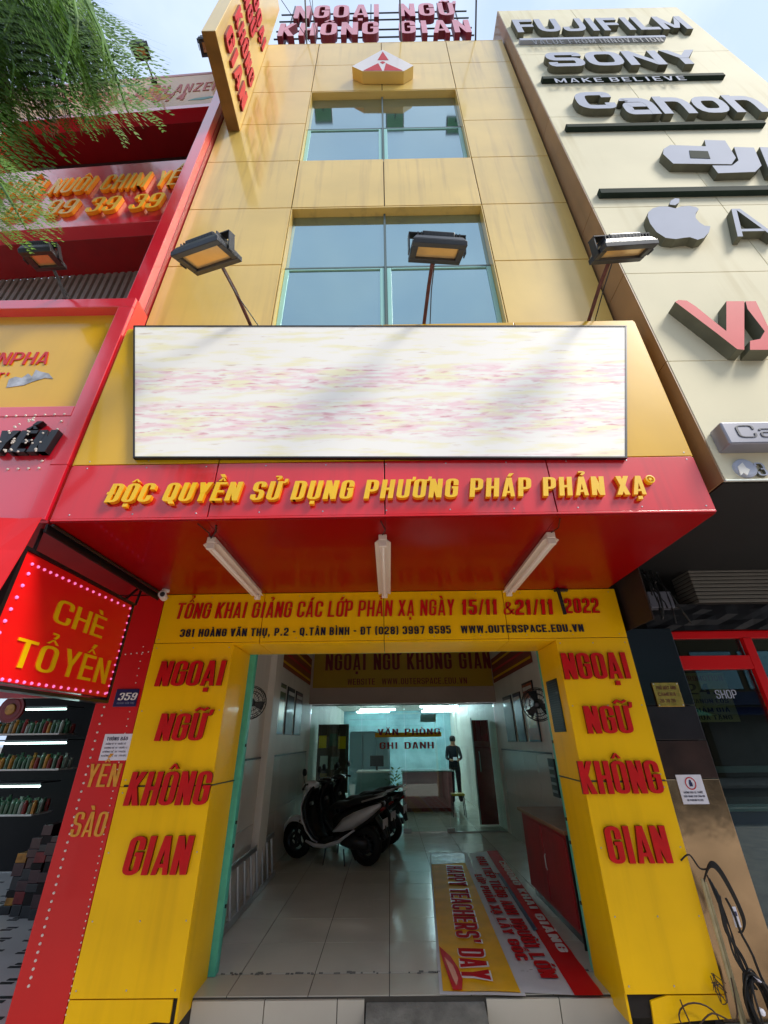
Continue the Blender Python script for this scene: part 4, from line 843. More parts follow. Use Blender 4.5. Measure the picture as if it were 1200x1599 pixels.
GOODS = [mat('goods_green', rgb(50, 90, 66), .3, coat=.3, var=.4, scale=14), mat('goods_gold', rgb(160, 112, 40), .3, metal=.3, var=.4, scale=14), mat('goods_red', rgb(120, 14, 14), .4, var=.3, scale=14), mat('goods_pale', rgb(140, 150, 140), .3, coat=.4, var=.3, scale=14)]
for k, (py, xr2, lab) in enumerate(((1107, 104, 'top'), (1160, 104, 'middle'), (1228, 63, 'lower'))):
    y = 6.9; a = Yp(y, -160, py); c = Yp(y, xr2, py)
    sh_ = thing('display_shelf', (c.x, y, c.z-.4), lab+' lit glass shelf of green nest jars in the dark left shop', 'shelf', 'lit shelves in the dark shop')
    boxp('shelf_board', WHITE, sh_, a.x, c.x, y, y+.4, c.z-.34, c.z-.32, .002); boxp('shelf_top', DARKM, sh_, a.x, c.x, y, y+.4, c.z+.03, c.z+.045, .002)
    part('tube_light', MB().tube([(a.x if k else c.x-.62, y+.02, c.z), (c.x-.02, y+.02, c.z)], .012, 8), mat('shelf_tube', (.55, .85, .80, 1), .3, var=0, emit=5), sh_)
    jb = [MB() for _ in range(4)]
    for i in range(int((c.x-a.x)/.062)):
        for r in range(3):
            x = a.x+.05+i*.062+random.uniform(-.008, .008); q = random.choice([0, 0, 0, 3, 1, 0, 2]); hh = random.uniform(.12, .2)
            jb[q].lathe((x, y+.05+r*.12, c.z-.32), (0, 0, 1), [(0, .027), (hh*.75, .029), (hh*.85, .02), (hh, .022), (hh, 0)], 8)
    for q in range(4):
        if jb[q].v: part('jars', jb[q], GOODS[q], sh_, kind='stuff')
DR_ = mat('dark_maroon_box', rgb(60, 12, 14), .4, coat=.2, var=.2)
gd = thing('gift_box_stack', (-2.95, 5.9, -.06), 'dark heap of gold and red gift boxes beside the left shop pillar', 'gift boxes')
for cx_ in range(9):
    top_ = -.06; x = -3.22-cx_*.15
    for rr_ in range((13, 12, 10, 11, 9, 8, 9, 7, 6)[cx_]):
        w_, h_ = random.uniform(.05, .07), random.uniform(.06, .13); xx = x+random.uniform(-.02, .02); yy = 5.9+cx_*.06
        part('gift_box', MB().box(xx-w_, xx+w_, yy, yy+.26, top_, top_+h_-.003), random.choice([DR_, DR_, GOODS[2], BLACK, BLACK, SEAM, GOODS[1]] if rr_ % 2 else [DR_, BLACK, SEAM]), gd, bevel=.004); top_ += h_
ov = thing('oval_lantern_sign', (-4.2, 6.4, 2.0), 'small oval red and gold sign hanging among the lit shelves', 'hanging sign')
p = Yp(6.0, 20, 1108); part('disc', MB().lathe((p.x, 6.0, p.z), (0, -1, 0), [(0, .16), (.03, .16), (.03, .13), (.035, .12), (.035, 0)], 20), GOODS[2], ov); part('emblem', MB().lathe((p.x, 5.96, p.z), (0, -1, 0), [(0, .07), (.01, .06), (.012, 0)], 12), GOODS[1], ov)
# small floodlights of the red shop
floodlight('small floodlight on a pale arm standing on the framed yellow sign', ((33, 391), (84, 388), (100, 418), (52, 421)), 2.2, (.2, .5, -1), (Yp(2.6, 112, 466).x, 2.62, zf1), 'floodlights on the red shop', rust=False)
floodlight('small floodlight against the sky above the faded upper banner', ((203, 67), (227, 65), (237, 92), (212, 95)), 2.4, (.3, .5, -1), Yp(2.9, 241, 128), 'floodlights on the red shop', rust=False)
floodlight('small floodlight half hidden behind the yellow blade sign', ((306, 59), (332, 58), (340, 86), (318, 88)), 2.6, (.3, .5, -1), Yp(2.9, 352, 120), 'floodlights on the red shop', rust=False)

# ================================================================== RIGHT NEIGHBOUR (camera shop)
cb_ = thing('camera_shop_building', (3.9, 4.3, 0), 'cream clad camera shop building with big grey brand letters on the right', 'building')
SL = .0205; P0 = Vector((0, 2.5, 3.2)); PN = Vector((0, 1, -SL)).normalized(); UPV = Vector((0, SL, 1)).normalized()
def Wp(px, py, d=0): return hit(P0-PN*d, PN, px, py)
RX0 = 2.335; RX1 = Wp(1075, 25).x; ZT = Wp(777, 17).z
rows = [3.2]+[Wp(980+0*y, y).z for y in (565, 427, 323, 180, 82)]+[ZT]
def slab(x0, x1, z0, z1, d0, d1):
    f = lambda x, z, d: Vector((x, 2.5+SL*(z-3.2), z))-PN*d
    mb = MB(); mb.add([f(x, z, d) for x in (x0, x1) for d in (d0, d1) for z in (z0, z1)], [(0, 1, 3, 2), (4, 6, 7, 5), (0, 4, 5, 1), (2, 3, 7, 6), (0, 2, 6, 4), (1, 5, 7, 3)]); return mb
for a, c in zip(rows[:-1], rows[1:]):
    for x0, x1 in ((RX0, 3.745), (3.75, RX1)): part('cladding_panel', slab(x0+.002, x1, a+.003, c-.003, 0, -.025), CREAM, cb_, bevel=.003)
    yb_ = 2.5+SL*(a-3.2)
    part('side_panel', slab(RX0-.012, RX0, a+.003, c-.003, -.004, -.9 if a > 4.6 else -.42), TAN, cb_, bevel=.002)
part('core', slab(RX0+.001, RX1-.005, 3.21, ZT-.01, -.027, -.9), SEAM, cb_)
boxp('parapet_trim', CREAM, cb_, RX0-.012, RX1, 2.5+SL*(ZT-3.2)+.002, 3.5, ZT+.002, ZT+.03, .003)
part('bottom_trim', MB().box(RX0-.014, RX1, 2.485, 2.50, 3.185, 3.2), mat('pale_metal_trim', rgb(200, 204, 196), .4, metal=.4, var=.05), cb_, bevel=.003)
boxp('rear_block', CEIL, cb_, 2.34, RX1, 5.2, 20, 3.25, 12, 0)
CS = [SILV, SILS]
def wtext(s, par, xl, yl, xr, yr, top, depth, mats=CS, of=.004, **k):
    oh = of+depth; a, c, t_ = Wp(xl, yl, oh), Wp(xr, yr, oh), Wp((xl+xr)/2, top, oh); zz = (a.z+c.z)/2
    o = Vector((a.x, 2.5+SL*(zz-3.2), zz))-PN*of
    return text(s, par, o, (1, 0, 0), UPV, c.x-a.x, (t_.z-zz), depth, mats, **k)
def wsign(lab, px, py): return thing('brand_lettering', Wp(px, py), lab, 'brand lettering', 'raised grey brand names on the cream facade')
q = wsign('wide grey FUJIFILM letters, topmost on the cream facade', 950, 40); wtext('FUJIFILM', q, 806, 43, 1092, 51, 27, .08, w=.95, t=.26, gap=.1)
q = wsign('grey SONY letters, second from the top on the cream facade', 985, 95); wtext('SONY', q, 858, 98, 1113, 104, 79, .085, w=1.2, t=.3, gap=.12)
q = wsign('grey Canon letters on the cream facade', 1050, 160); wtext('C', q, 907, 168, 968, 170, 143, .085, w=1.1, t=.3); wtext('anon', q, 978, 172, 1212, 180, 139, .085, w=.95, t=.26, gap=.08)
# dji-like block letters drawn as plates
q = wsign('grey dji logo with overlapping blocks on the cream facade', 1120, 250)
def plate(name, pts, d, mats, par, back=0., front=None): return part(name, MB().prism([Wp(x, y, d) for x, y in pts], PN*(d-back), front=0, side=1), mats, par)
plate('logo_letter', [(1037, 232), (1047, 226), (1103, 228), (1101, 218), (1133, 219), (1150, 246), (1143, 256), (1052, 255), (1036, 240)], .085, CS, q)
plate('logo_counter', [(1077, 234.5), (1106, 235.5), (1110, 247), (1079, 246)], .089, [BARD, BARD], q, back=.084)
plate('logo_letter', [(1147, 229), (1178, 230), (1190, 258), (1180, 268), (1122, 270), (1113, 258), (1144, 258), (1154, 250)], .078, CS, q)
plate('logo_letter', [(1187, 229), (1222, 231), (1238, 270), (1203, 268)], .085, CS, q)
q = wsign('grey bitten apple logo on the cream facade', 1060, 345)
plate('apple_body', [(1012, 338), (1013, 331), (1020, 325), (1030, 322), (1043, 322), (1055, 325), (1064, 322), (1077, 321), (1088, 323), (1092, 326), (1087, 333), (1087, 340), (1093, 347), (1101, 352), (1110, 353), (1108, 362), (1100, 371), (1090, 374), (1078, 370), (1068, 371), (1056, 373), (1040, 371), (1026, 362), (1016, 349)], .085, CS, q)
plate('apple_leaf', [(1046, 319), (1048, 313), (1055, 309), (1062, 310), (1061, 316), (1055, 320)], .085, CS, q)
q = wsign('grey letter A at the right edge of the cream facade', 1175, 345); wtext('A', q, 1152, 368, 1216, 369, 325, .08, w=.8, t=.13, gap=.25)
q = thing('red_logo', Wp(1150, 500), 'angular pink red V and M shaped logo with dark sides at the right edge', 'logo sign')
PV = [PINKF, SILS]
plate('logo_stroke', [(1055, 471), (1060, 468), (1073, 469), (1087, 478), (1135, 517), (1135, 470), (1163, 470), (1163, 546), (1152, 545), (1120, 520)], .11, PV, q)
plate('logo_stroke', [(1165, 470), (1181, 470), (1215, 540), (1208, 546), (1172, 546), (1172, 532), (1188, 529), (1195, 517), (1168, 482)], .11, PV, q)
sb = thing('grey_box_sign', Wp(1180, 680), 'grey box sign beginning with Ca above the dark shop entrance', 'box sign')
A = [(1142, 660), (1300, 657), (1310, 690), (1138, 691)]
a, c = Wp(1142, 693, .12), Wp(1142, 659, .12)
part('sign_box', slab(a.x, a.x+2.0, a.z, c.z, .0, .12), mat('grey_sign_face', rgb(134, 134, 144), .35, metal=.3, coat=.3, var=.05), sb, bevel=.012)
sbm = [mat('dark_grey_vinyl', rgb(70, 72, 82), .5, var=0)]*2
a, c, t_ = Wp(1157, 683, .124), Wp(1200, 683, .124), Wp(1180, 664, .124)
text('Camera', sb, Vector((a.x, 2.5+SL*(a.z-3.2), a.z))-PN*.121, (1, 0, 0), UPV, .92, t_.z-a.z, .004, sbm, w=.6, t=.07, gap=.14)
q = thing('phone_number_sign', Wp(1180, 732), 'round grey emblem with phone digits just above the dark entrance', 'sign lettering')
p = Wp(1162, 733); part('emblem_disc', MB().lathe(p, -PN, [(0, .075), (.02, .075), (.025, .06), (.025, 0)], 24), SILV, q)
part('emblem_bird', MB().prism([Wp(x, y, .03) for x, y in ((1153, 728), (1160, 722), (1166, 730), (1172, 733), (1168, 742), (1162, 738), (1158, 742))], PN*.006), WHITE, q)
wtext('3', q, 1187, 742, 1203, 743, 722, .02, mats=[SILV, SILS], w=.6, t=.13, gap=.2)
# dark channels with small print
chs = [(812, 62, 1114, .05), (847, 122, 1184, .05), (885, 197, 1260, .045), (937, 299, 1320, .05)]
for i, (xl, y, xr2, h) in enumerate(chs):
    a = Wp(xl, y, .05); lab = ('thin white strip with small print under the topmost letters', 'dark channel bar under the second row of brand letters', 'dark channel bar under the Canon letters', 'dark channel bar under the dji logo')[i]
    q = thing('divider_bar', a, lab, 'divider bar', 'divider bars on the cream facade'); x1 = min(a.x+[2.5, 2.75, 2.6, 2.5][i], RX1-.1)
    part('bar', slab(a.x, x1, a.z-h, a.z+h, 0, .06), BARD if i else SILV, q, bevel=.004)
    if i < 2: wtext('VALUE FROM INNOVATION' if i == 0 else 'MAKE BELIEVE', q, xl+20, y+3, xl+230, y+6, y-2, .003, of=.061, mats=[BLACK, BLACK] if i == 0 else [SILV, SILV], w=.7, t=.16, gap=.3, joined='small_print')
# porch of the camera shop
boxp('porch_soffit', mat('black_soffit', rgb(14, 14, 15), .6, coat=0, var=.2), cb_, RX0, 6.2, 2.53, 5.2, 3.19, 3.209, 0)
boxp('side_return', mat('dark_brown_board', rgb(40, 24, 16), .7, var=.2), cb_, RX0-.012, RX0, 3.75, 4.29, 2.56, 3.185, .002)
PY = 4.30
def py_(px, py): return Yp(PY, px, py)
boxp('pillar', STEEL, cb_, 2.29, 2.80, PY, 4.9, -.10, 1.33, .004); boxp('pillar', mat('brown_granite', rgb(50, 34, 30), .25, spec=.4, coat=0, var=.35, scale=4), cb_, 2.29, 2.80, PY-.003, 4.9, 1.336, 1.62, .004)
boxp('pillar', mat('grey_granite', rgb(34, 30, 34), .25, spec=.4, coat=0, var=.2, scale=4), cb_, 2.29, 2.80, PY, 4.9, 1.626, 1.90, .004); boxp('pillar', STONE, cb_, 2.29, 2.80, PY-.003, 4.9, 1.906, 2.60, .004)
boxp('pillar_base', mat('grey_plinth', rgb(110, 108, 104), .6, var=.1), cb_, 2.29, 3.2, PY-.06, 4.9, -.295, -.104, .006)
rb_ = thing('roller_shutter_box', (3.9, 4.2, 2.9), 'grey ribbed roller shutter housing in the dark porch', 'shutter box')
a, c = py_(1072, 890), py_(1090, 942)
rm_ = MB()
for i in range(9): rm_.box(a.x, 6.1, PY-.02, PY+.28, c.z+(a.z-c.z)*i/9+.004, c.z+(a.z-c.z)*(i+1)/9-.004)
part('housing_slats', rm_, mat('dull_grey_steel', rgb(96, 94, 88), .5, var=.1), rb_, bevel=.006); boxp('housing_core', SEAM, rb_, a.x+.01, 6.09, PY, PY+.3, c.z, a.z, 0)
gb = thing('glossy_black_header', (3.9, 4.3, 2.7), 'crumpled glossy dark film header over the red framed door', 'header')
hm = MB(); rws = []
for j in range(6): rws.append([(2.62+i*.12, PY+.06+random.uniform(-.012, .012), 2.585+j*.052+.012*random.random()) for i in range(30)])
hm.loft(rws, closed=False); o = part('film', hm, mat('wrinkled_black_film', rgb(16, 17, 22), .5, spec=.3, var=.3), gb); o.modifiers.new('solid', 'SOLIDIFY').thickness = .004
jk = thing('cable_bundle', (2.6, 4.25, 2.85), 'tangle of dark cables and a grey box in the porch corner above the black pillar', 'cables')
boxp('junction_box', mat('junction_grey', rgb(90, 92, 104), .5, var=.1), jk, 2.62, 2.86, 4.2, 4.3, 2.78, 2.95, .01)
cm_ = MB()
for i in range(9):
    x0 = random.uniform(2.6, 2.8); dr = random.uniform(-.1, .35); pts = [(x0+dr*t, 4.22+.02*math.sin(t*7+i), 3.15-.42*t+.1*math.sin(t*5+i)) for t in [k/6 for k in range(7)]]; cm_.tube(pts, .009, 6)
part('cables', cm_, BLACK, jk, kind='stuff')
# red framed glass doors
DYR = 4.45
rd = thing('red_framed_shopfront', (3.4, DYR, 0), 'red framed glass shopfront of the camera shop at the right edge', 'shopfront')
def dz(px, py): return Yp(DYR, px, py)
z1_, z2_, z3_, z4_ = dz(1100, 987).z, dz(1100, 998).z, dz(1110, 1025).z, dz(1110, 1046).z
px0 = dz(1160, 1010).x; px1 = dz(1172, 1010).x
boxp('header_bar', REDG, rd, 2.805, 5.2, DYR-.04, DYR+.04, z2_, z1_, .003); boxp('header_bar', mat('dark_red_bar', rgb(120, 0, 8), .4, var=.05), rd, 2.805, 5.2, DYR-.02, DYR+.04, z1_+.004, z1_+.05, .003)
boxp('transom_bar', REDG, rd, 2.806, px0-.002, DYR-.045, DYR+.04, z4_, z3_, .003)
boxp('mullion', REDG, rd, px0, px0+.085, DYR-.047, DYR+.04, -.1, z2_-.002, .003); boxp('mullion', REDG, rd, 5.11, 5.2, DYR-.047, DYR+.04, -.1, z2_-.002, .003)
boxp('door_edge', BLACK, rd, 2.806, 2.83, DYR-.03, DYR+.03, -.1, z4_-.002, .002)
boxp('pane', SHOPGL, rd, 2.832, px0-.001, DYR, DYR+.01, -.1, z4_-.001, 0); boxp('pane', SHOPGL, rd, px0+.086, 5.109, DYR, DYR+.01, -.1, z2_-.003, 0); boxp('pane', SHOPGL, rd, 2.806, px0-.001, DYR, DYR+.01, z3_+.001, z2_-.001, 0)
textY('Shop', rd, DYR-.004, 1168, 1196, (1091, 1090), 1080, .001, [SILV]*2, w=.6, t=.1, gap=.12, joined='glass_lettering') if False else None
a = dz(1120, 1091); text('SHOP', rd, (a.x, DYR-.004, a.z), (1, 0, 0), (0, 0, 1), .20, .075, .002, [SILV]*2, w=.6, t=.12, gap=.14, joined='glass_lettering')
# room behind the glass
boxp('shop_room_back', mat('dark_teal_room', rgb(20, 30, 32), .6, var=.4, scale=2), cb_, 2.81, 6.2, 7.5, 7.55, -.1, 3.18, 0); boxp('shop_room_side', mat('dark_room_side', rgb(18, 20, 22), .6, var=.3), cb_, 6.2, 6.25, 4.4, 7.5, -.1, 3.18, 0)
structure('right_shop_floor', MB().box(2.81, 6.2, 4.42, 7.5, -.295, -.09), FLOOR)
boxp('shop_room_ceiling', SEAM, cb_, 2.81, 6.24, 5.21, 7.49, 3.19, 3.24, 0)
ps = thing('promotion_poster', (3.2, 4.8, 2.0), 'olive sale poster with dark lettering behind the camera shop glass', 'poster')
a, c = Yp(4.75, 1085, 1128), Yp(4.75, 1165, 1050)
boxp('sheet', mat('olive_poster', rgb(170, 160, 92), .6, var=.08), ps, a.x, a.x+.46, 4.75, 4.756, a.z, c.z, 0)
PI_ = [mat('poster_ink', rgb(30, 24, 30), .6, var=0)]*2; PR_ = [mat('poster_red_ink', rgb(150, 30, 40), .6, var=0)]*2
for t_, py, h, mm, wd in (('PROMOTION', 1063, .05, PR_, .40), ('24.', 1084, .10, PI_, .30), ('CANON EOS', 1098, .04, PI_, .38), ('GIẢM GIÁ', 1112, .04, PI_, .36), ('QUÀ TẶNG', 1124, .04, PI_, .36)):
    z_ = Yp(4.75, 1120, py).z; text(t_, ps, (a.x+.03, 4.749, z_), (1, 0, 0), (0, 0, 1), wd, h, .002, mm, w=.6, t=.18, gap=.14, joined='print_line')
cz = thing('display_counter', (3.5, 5.6, -.09), 'pale blue fronted display counter inside the camera shop', 'counter')
boxp('counter_body', mat('deep_blue_counter', rgb(30, 60, 110), .4, var=.15), cz, 2.9, 5.2, 5.5, 6.0, -.089, .95, .01); boxp('counter_top', mat('pale_teal_top', rgb(120, 160, 160), .3, var=.05), cz, 2.88, 5.2, 5.45, 6.02, .953, 1.02, .005); boxp('shelf_band', mat('dull_teal_band', rgb(90, 120, 116), .5, var=.05), cz, 2.9, 5.2, 5.46, 5.497, 1.3, 1.36, .003); boxp('shelf_post', WHITE, cz, 2.9, 2.94, 5.46, 5.497, 1.021, 1.3, .003)
# plaque and no smoking notice
gp = thing('gold_plaque', (2.55, PY, 2.0), 'small engraved gold plaque on the black granite pillar', 'plaque')
a, c = py_(1027, 1104), py_(1066, 1066)
boxp('plate', BRASS, gp, a.x+.0, a.x+.24, PY-.02, PY-.006, a.z, c.z, .003)
for k, (t_, wd) in enumerate((('PHỐ MÁY ẢNH', .18), ('CAMERA', .16), ('39 39 39', .14))):
    text(t_, gp, (a.x+.03, PY-.0205, c.z-.06-.055*k), (1, 0, 0), (0, 0, 1), wd, .03, .002, [mat('plaque_engraving_%d' % k, rgb(90, 50, 20), .5, var=0)]*2, w=.6, t=.18, gap=.14, joined='engraving')
for sx in (.012, .228):
    for z_ in (a.z+.012, c.z-.012): part('screw', MB().lathe((a.x+sx, PY-.021, z_), (0, -1, 0), [(0, .006), (.003, .005), (.004, 0)], 8), SILV, gp)
ns = thing('no_smoking_notice', (2.62, PY, 1.25), 'white notice with a red ring symbol on the steel pillar', 'notice')
a, c = py_(1073, 1256), py_(1060, 1210); x0 = a.x-.03; W_ = .215
boxp('sheet', PAPER, ns, x0, x0+W_, PY-.008, PY-.004, a.z, c.z, .001)
zm = c.z-(c.z-a.z)*.30
part('red_ring', MB().lathe((x0+W_/2, PY-.009, zm), (0, -1, 0), [(0, .046), (.002, .046), (.002, .038), (0, .038)], 24), mat('red_ink', rgb(190, 30, 40), .5, var=0), ns)
part('pictogram', MB().box(x0+W_/2-.014, x0+W_/2+.014, PY-.0105, PY-.009, zm-.022, zm+.008).lathe((x0+W_/2, PY-.009, zm+.016), (0, -1, 0), [(0, .01), (.002, .01), (.002, 0)], 10), BLUEP, ns)
for k, (t_, f) in enumerate((('KHÔNG ĐẬU XE TRƯỚC', .74), ('CỬA HÀNG XIN CẢM ƠN', .8), ('NO PARKING PLEASE', .62))):
    text(t_, ns, (x0+W_*(1-f)/2, PY-.0095, a.z+(c.z-a.z)*(.36-.13*k)), (1, 0, 0), (0, 0, 1), W_*f, (c.z-a.z)*.065, .001, INK, w=.5, t=.14, gap=.12, joined='print_line')
# ================================================================== INSIDE THE SCHOOL ENTRANCE
# banner on the beam
hb = thing('interior_banner', (.3, 10.29, 3), 'yellow NGOẠI NGỮ KHÔNG GIAN banner with web address above the glass partition', 'banner')
boxp('banner_sheet', mat('dim_yellow_banner', rgb(186, 150, 20), .5, var=.05), hb, IXL+.06, IXR-.02, 10.275, 10.295, 2.70, 3.66, .002)
DR = [mat('maroon_print', rgb(120, 24, 16), .5, var=.05)]*2
textY('NGOẠI NGỮ KHÔNG GIAN', hb, 10.272, 508, 768, (1047, 1044), 1020, .01, DR, w=.42, t=.15, gap=.1)
textY("WEBSITE: WWW.OUTERSPACE.EDU.VN", hb, 10.272, 543, 730, (1069, 1068), 1059, .006, DR, w=.55, t=.15, gap=.16, joined='web_address_line')
# banners high on the side walls
for sx, lab in ((-1, 'orange red printed banner high on the left interior wall'), (1, 'striped red banner high on the right interior wall')):
    t_ = thing('wall_banner', (IXL if sx < 0 else IXR, 8.5, 3), lab, 'wall banner'); x = IXL+.014 if sx < 0 else IXR-.014
    boxp('sheet', mat('orange_red_banner_%s' % ('a' if sx < 0 else 'b'), rgb(150, 62, 30) if sx < 0 else rgb(140, 60, 54), .5, var=.1), t_, x-.004, x+.004, 7.3, 10.2, 2.75, 3.3, 0)
    for k in range(3): boxp('stripe', PINKF if k % 2 else YEL, t_, x+sx*-.005-.001, x+sx*-.005+.001, 7.35, 10.15, 2.82+.15*k, 2.86+.15*k, 0)
# framed pictures / mirrors on walls
PCS = [mat('poster_green', rgb(74, 90, 30), .4, var=.5, scale=5), mat('poster_dark', rgb(48, 44, 50), .5, coat=.1, var=.5, scale=6), mat('poster_grey_red', rgb(110, 70, 66), .4, var=.4, scale=6), mat('poster_orange', rgb(160, 70, 30), .4, var=.4, scale=6), mat('poster_blue', rgb(40, 46, 90), .4, var=.3, scale=6), mat('poster_pale', rgb(120, 118, 112), .5, coat=.1, var=.2)]
def wposter(side, y0, y1, z0, z1, m, lab):
    x = IXL+.002 if side < 0 else IXR-.02
    t_ = thing('wall_poster', (x, y0, z0), lab, 'poster', 'posters on the entrance walls')
    boxp('frame', DARKM, t_, x, x+.018, y0, y1, z0, z1, .003); xx = x+.0185 if side < 0 else x-.0025
    boxp('print', m, t_, xx, xx+.002, y0+.03, y1-.03, z0+.03, z1-.03, 0)
    boxp('title_strip', WHITE, t_, xx+(.0025 if side < 0 else -.0025), xx+(.0035 if side < 0 else -.0015), y0+.05, y1-.05, z1-.13, z1-.07, 0)
    if m is PCS[0] or m is PCS[3]: boxp('picture_block', GOODS[1], t_, xx+(.0025 if side < 0 else -.0025), xx+(.0035 if side < 0 else -.0015), y0+.06, y1-.06, z0+.2, z0+.5, 0)
wposter(-1, 7.25, 7.85, 1.75, 2.5, PCS[0], 'green yellow framed poster nearest the door on the left entrance wall'); wposter(-1, 8.0, 8.6, 1.75, 2.5, PCS[1], 'dark framed poster in the middle of the left entrance wall')
wposter(-1, 8.75, 9.4, 1.75, 2.5, PCS[2], 'grey and red framed poster farthest along the left entrance wall')
wposter(1, 7.5, 8.1, 1.6, 2.5, PCS[3], 'orange framed poster nearest the door on the right entrance wall'); wposter(1, 8.3, 8.8, 1.6, 2.4, PCS[4], 'blue framed poster in the middle of the right entrance wall'); wposter(1, 8.95, 9.6, 1.6, 2.4, PCS[5], 'pale framed notice farthest along the right entrance wall')
# wall fans
def fan(side, px, py, lab):
    p = Yp(5.3, px, py); x = IXL+.1 if side < 0 else IXR-.1; c = Vector((p.x, 5.3, p.z)); n = Vector((-side*.5, -1, -.15)).normalized()
    f = thing('wall_fan', (x, 5.3, p.z), lab, 'wall fan', 'black wall fans in the entrance')
    rg = MB(); u = n.orthogonal().normalized(); w = n.cross(u)
    for d, r in ((.05, .16), (0, .175), (-.05, .16), (.075, .12), (-.06, .1)): rg.tube([c+n*d+(u*math.cos(a)+w*math.sin(a))*r for a in [2*PI*i/24 for i in range(25)]], .004, 5, caps=False)
    for i in range(22):
        a = 2*PI*i/22; d = u*math.cos(a)+w*math.sin(a); rg.tube([c+n*.085+d*.03, c+n*.07+d*.13, c+n*.05+d*.16, c+d*.175, c-n*.05+d*.16, c-n*.06+d*.08], .0022, 4)
    part('cage', rg, BLACK, f, kind='stuff')
    for i in range(3):
        a = 2*PI*i/3; d = u*math.cos(a)+w*math.sin(a); e = n.cross(d)
        part('blade', MB().loft([[c+d*.03+e*.02+n*.01, c+d*.03-e*.02-n*.01, c+d*.03-e*.02-n*.014], [c+d*.15+e*.06+n*.025, c+d*.145-e*.04-n*.02, c+d*.145-e*.04-n*.024]]), DARKM, f)
    part('hub', MB().lathe(c-n*.03, n, [(0, 0), (0, .045), (.08, .04), (.1, .02), (.1, 0)], 14), DARKM, f)
    part('motor', MB().lathe(c-n*.04, -n, [(0, .05), (.1, .05), (.13, .02), (.13, 0)], 12), BLACK, f)
    part('wall_arm', MB().tube([c-n*.12, c-n*.16+Vector((side*.05, 0, -.1)), (x, c.y+.1, c.z-.14)], .02, 8).obox((x, c.y+.1, c.z-.14), (.02, 0, 0), (0, .05, 0), (0, 0, .09)), BLACK, f)
fan(-1, 392, 1097, 'black wall fan beside the mint door post on the left'); fan(1, 840, 1100, 'black wall fan beside the mint door post on the right')
# glass partition
gp_ = thing('glass_partition', (.3, 10.4, 0), 'green tinted frameless glass partition with VĂN PHÒNG GHI DANH lettering at the back', 'glass partition')
gx = [IXL+.01, -.62, .33, 1.21, IXR-.01]
for i, (a, c) in enumerate(zip(gx[:-1], gx[1:])): part('door_leaf' if i == 2 else 'pane', MB().box(a+.004, c-.004, 10.58, 10.592, .02, 2.36), OFFGL, gp_)
for x in (.33, 1.21): boxp('patch_fitting', mat('bright_steel', rgb(220, 220, 220), .25, metal=.6, var=0), gp_, x-.08, x+.08, 10.565, 10.607, .0, .07, .004) if True else None
boxp('floor_track', ALU, gp_, 1.3, IXR-.01, 10.57, 10.60, .001, .018, .002); boxp('head_track', mat('green_grey_track', rgb(110, 140, 130), .4, metal=.4, var=0), gp_, IXL+.01, IXR-.01, 10.57, 10.60, 2.345, 2.368, .002)
VR = [mat('vinyl_red', rgb(150, 20, 24), .5, var=.05)]*2
boxp('yellow_underlay', YEL, gp_, Yp(10.57, 586, 1150).x, Yp(10.57, 690, 1150).x, 10.572, 10.574, Yp(10.57, 640, 1151).z, Yp(10.57, 640, 1144).z, 0)
textY('VĂN PHÒNG', gp_, 10.57, 590, 688, (1148, 1147), 1138, .006, VR, w=.6, t=.19, gap=.14, space=.5); textY('GHI DANH', gp_, 10.57, 593, 678, (1170, 1169), 1159, .006, VR, w=.6, t=.19, gap=.14, space=.5)
# office lights
for i, (px, py) in enumerate(((583, 1106), (590, 1112), (686, 1104), (684, 1108), (690, 1112))):
    y = 17.4-(i % 3)*1.3; p = Yp(y, px, py)
    t_ = thing('office_tube_light', (p.x, y, 2.62), ('rear tube of the left pair of lit office lights', 'front tube of the left pair of lit office lights', 'rear tube of the right trio of lit office lights', 'middle tube of the right trio of lit office lights', 'front tube of the right trio of lit office lights')[i], 'tube light', 'lit tube lights on the office ceiling')
    boxp('fitting_body', WHITE, t_, p.x-.62, p.x+.62, y-.03, y+.03, 2.60, 2.655, .004); part('tube', MB().tube([(p.x-.6, y, 2.575), (p.x+.6, y, 2.575)], .02, 8), TUBEON, t_)
    for s in (-1, 1): boxp('end_cap', WHITE, t_, p.x+s*.61-.01, p.x+s*.61+.01, y-.02, y+.02, 2.55, 2.6, .002)
rdr = thing('red_office_door', (2.2, 11.4, 0), 'tall dark red panel standing behind the glass at the right of the office', 'door panel')
boxp('leaf', mat('dark_red_lacquer', rgb(130, 8, 18), .25, coat=.5, var=.1), rdr, 1.96, 2.34, 11.3, 11.34, .02, 2.05, .006); boxp('post', ALU, rdr, 1.93, 1.956, 11.3, 11.34, .02, 2.1, .002); part('handle', MB().tube([(2.05, 11.27, 1.0), (2.05, 11.25, 1.05), (2.05, 11.25, 1.35), (2.05, 11.27, 1.4)], .012), ALU, rdr)
# reception counter
dsk = thing('reception_counter', (1.1, 13.5, 0), 'pink fronted reception counter inside the office', 'counter')
boxp('front_panel', mat('dusty_pink_panel', rgb(196, 128, 136), .5, var=.1), dsk, .35, 1.65, 13.4, 13.45, .08, .88, .006); boxp('kick_plate', DR[0], dsk, .35, 1.65, 13.42, 13.5, .0, .078, .002); boxp('top', mat('glass_green_top', rgb(130, 160, 154), .2, coat=.3, var=.05), dsk, .30, 1.70, 13.36, 14.0, .883, .92, .004); boxp('side_panel', DR[0], dsk, .33, .348, 13.42, 13.98, .0, .88, .002)
pl = thing('potted_plant', (.25, 13.2, 0), 'bushy potted plant beside the pink reception counter', 'plant')
part('pot', MB().lathe((.12, 13.2, 0), (0, 0, 1), [(0, .10), (.28, .14), (.30, .14), (.30, .1), (.27, 0)], 14), BLACK, pl)
lm = MB()
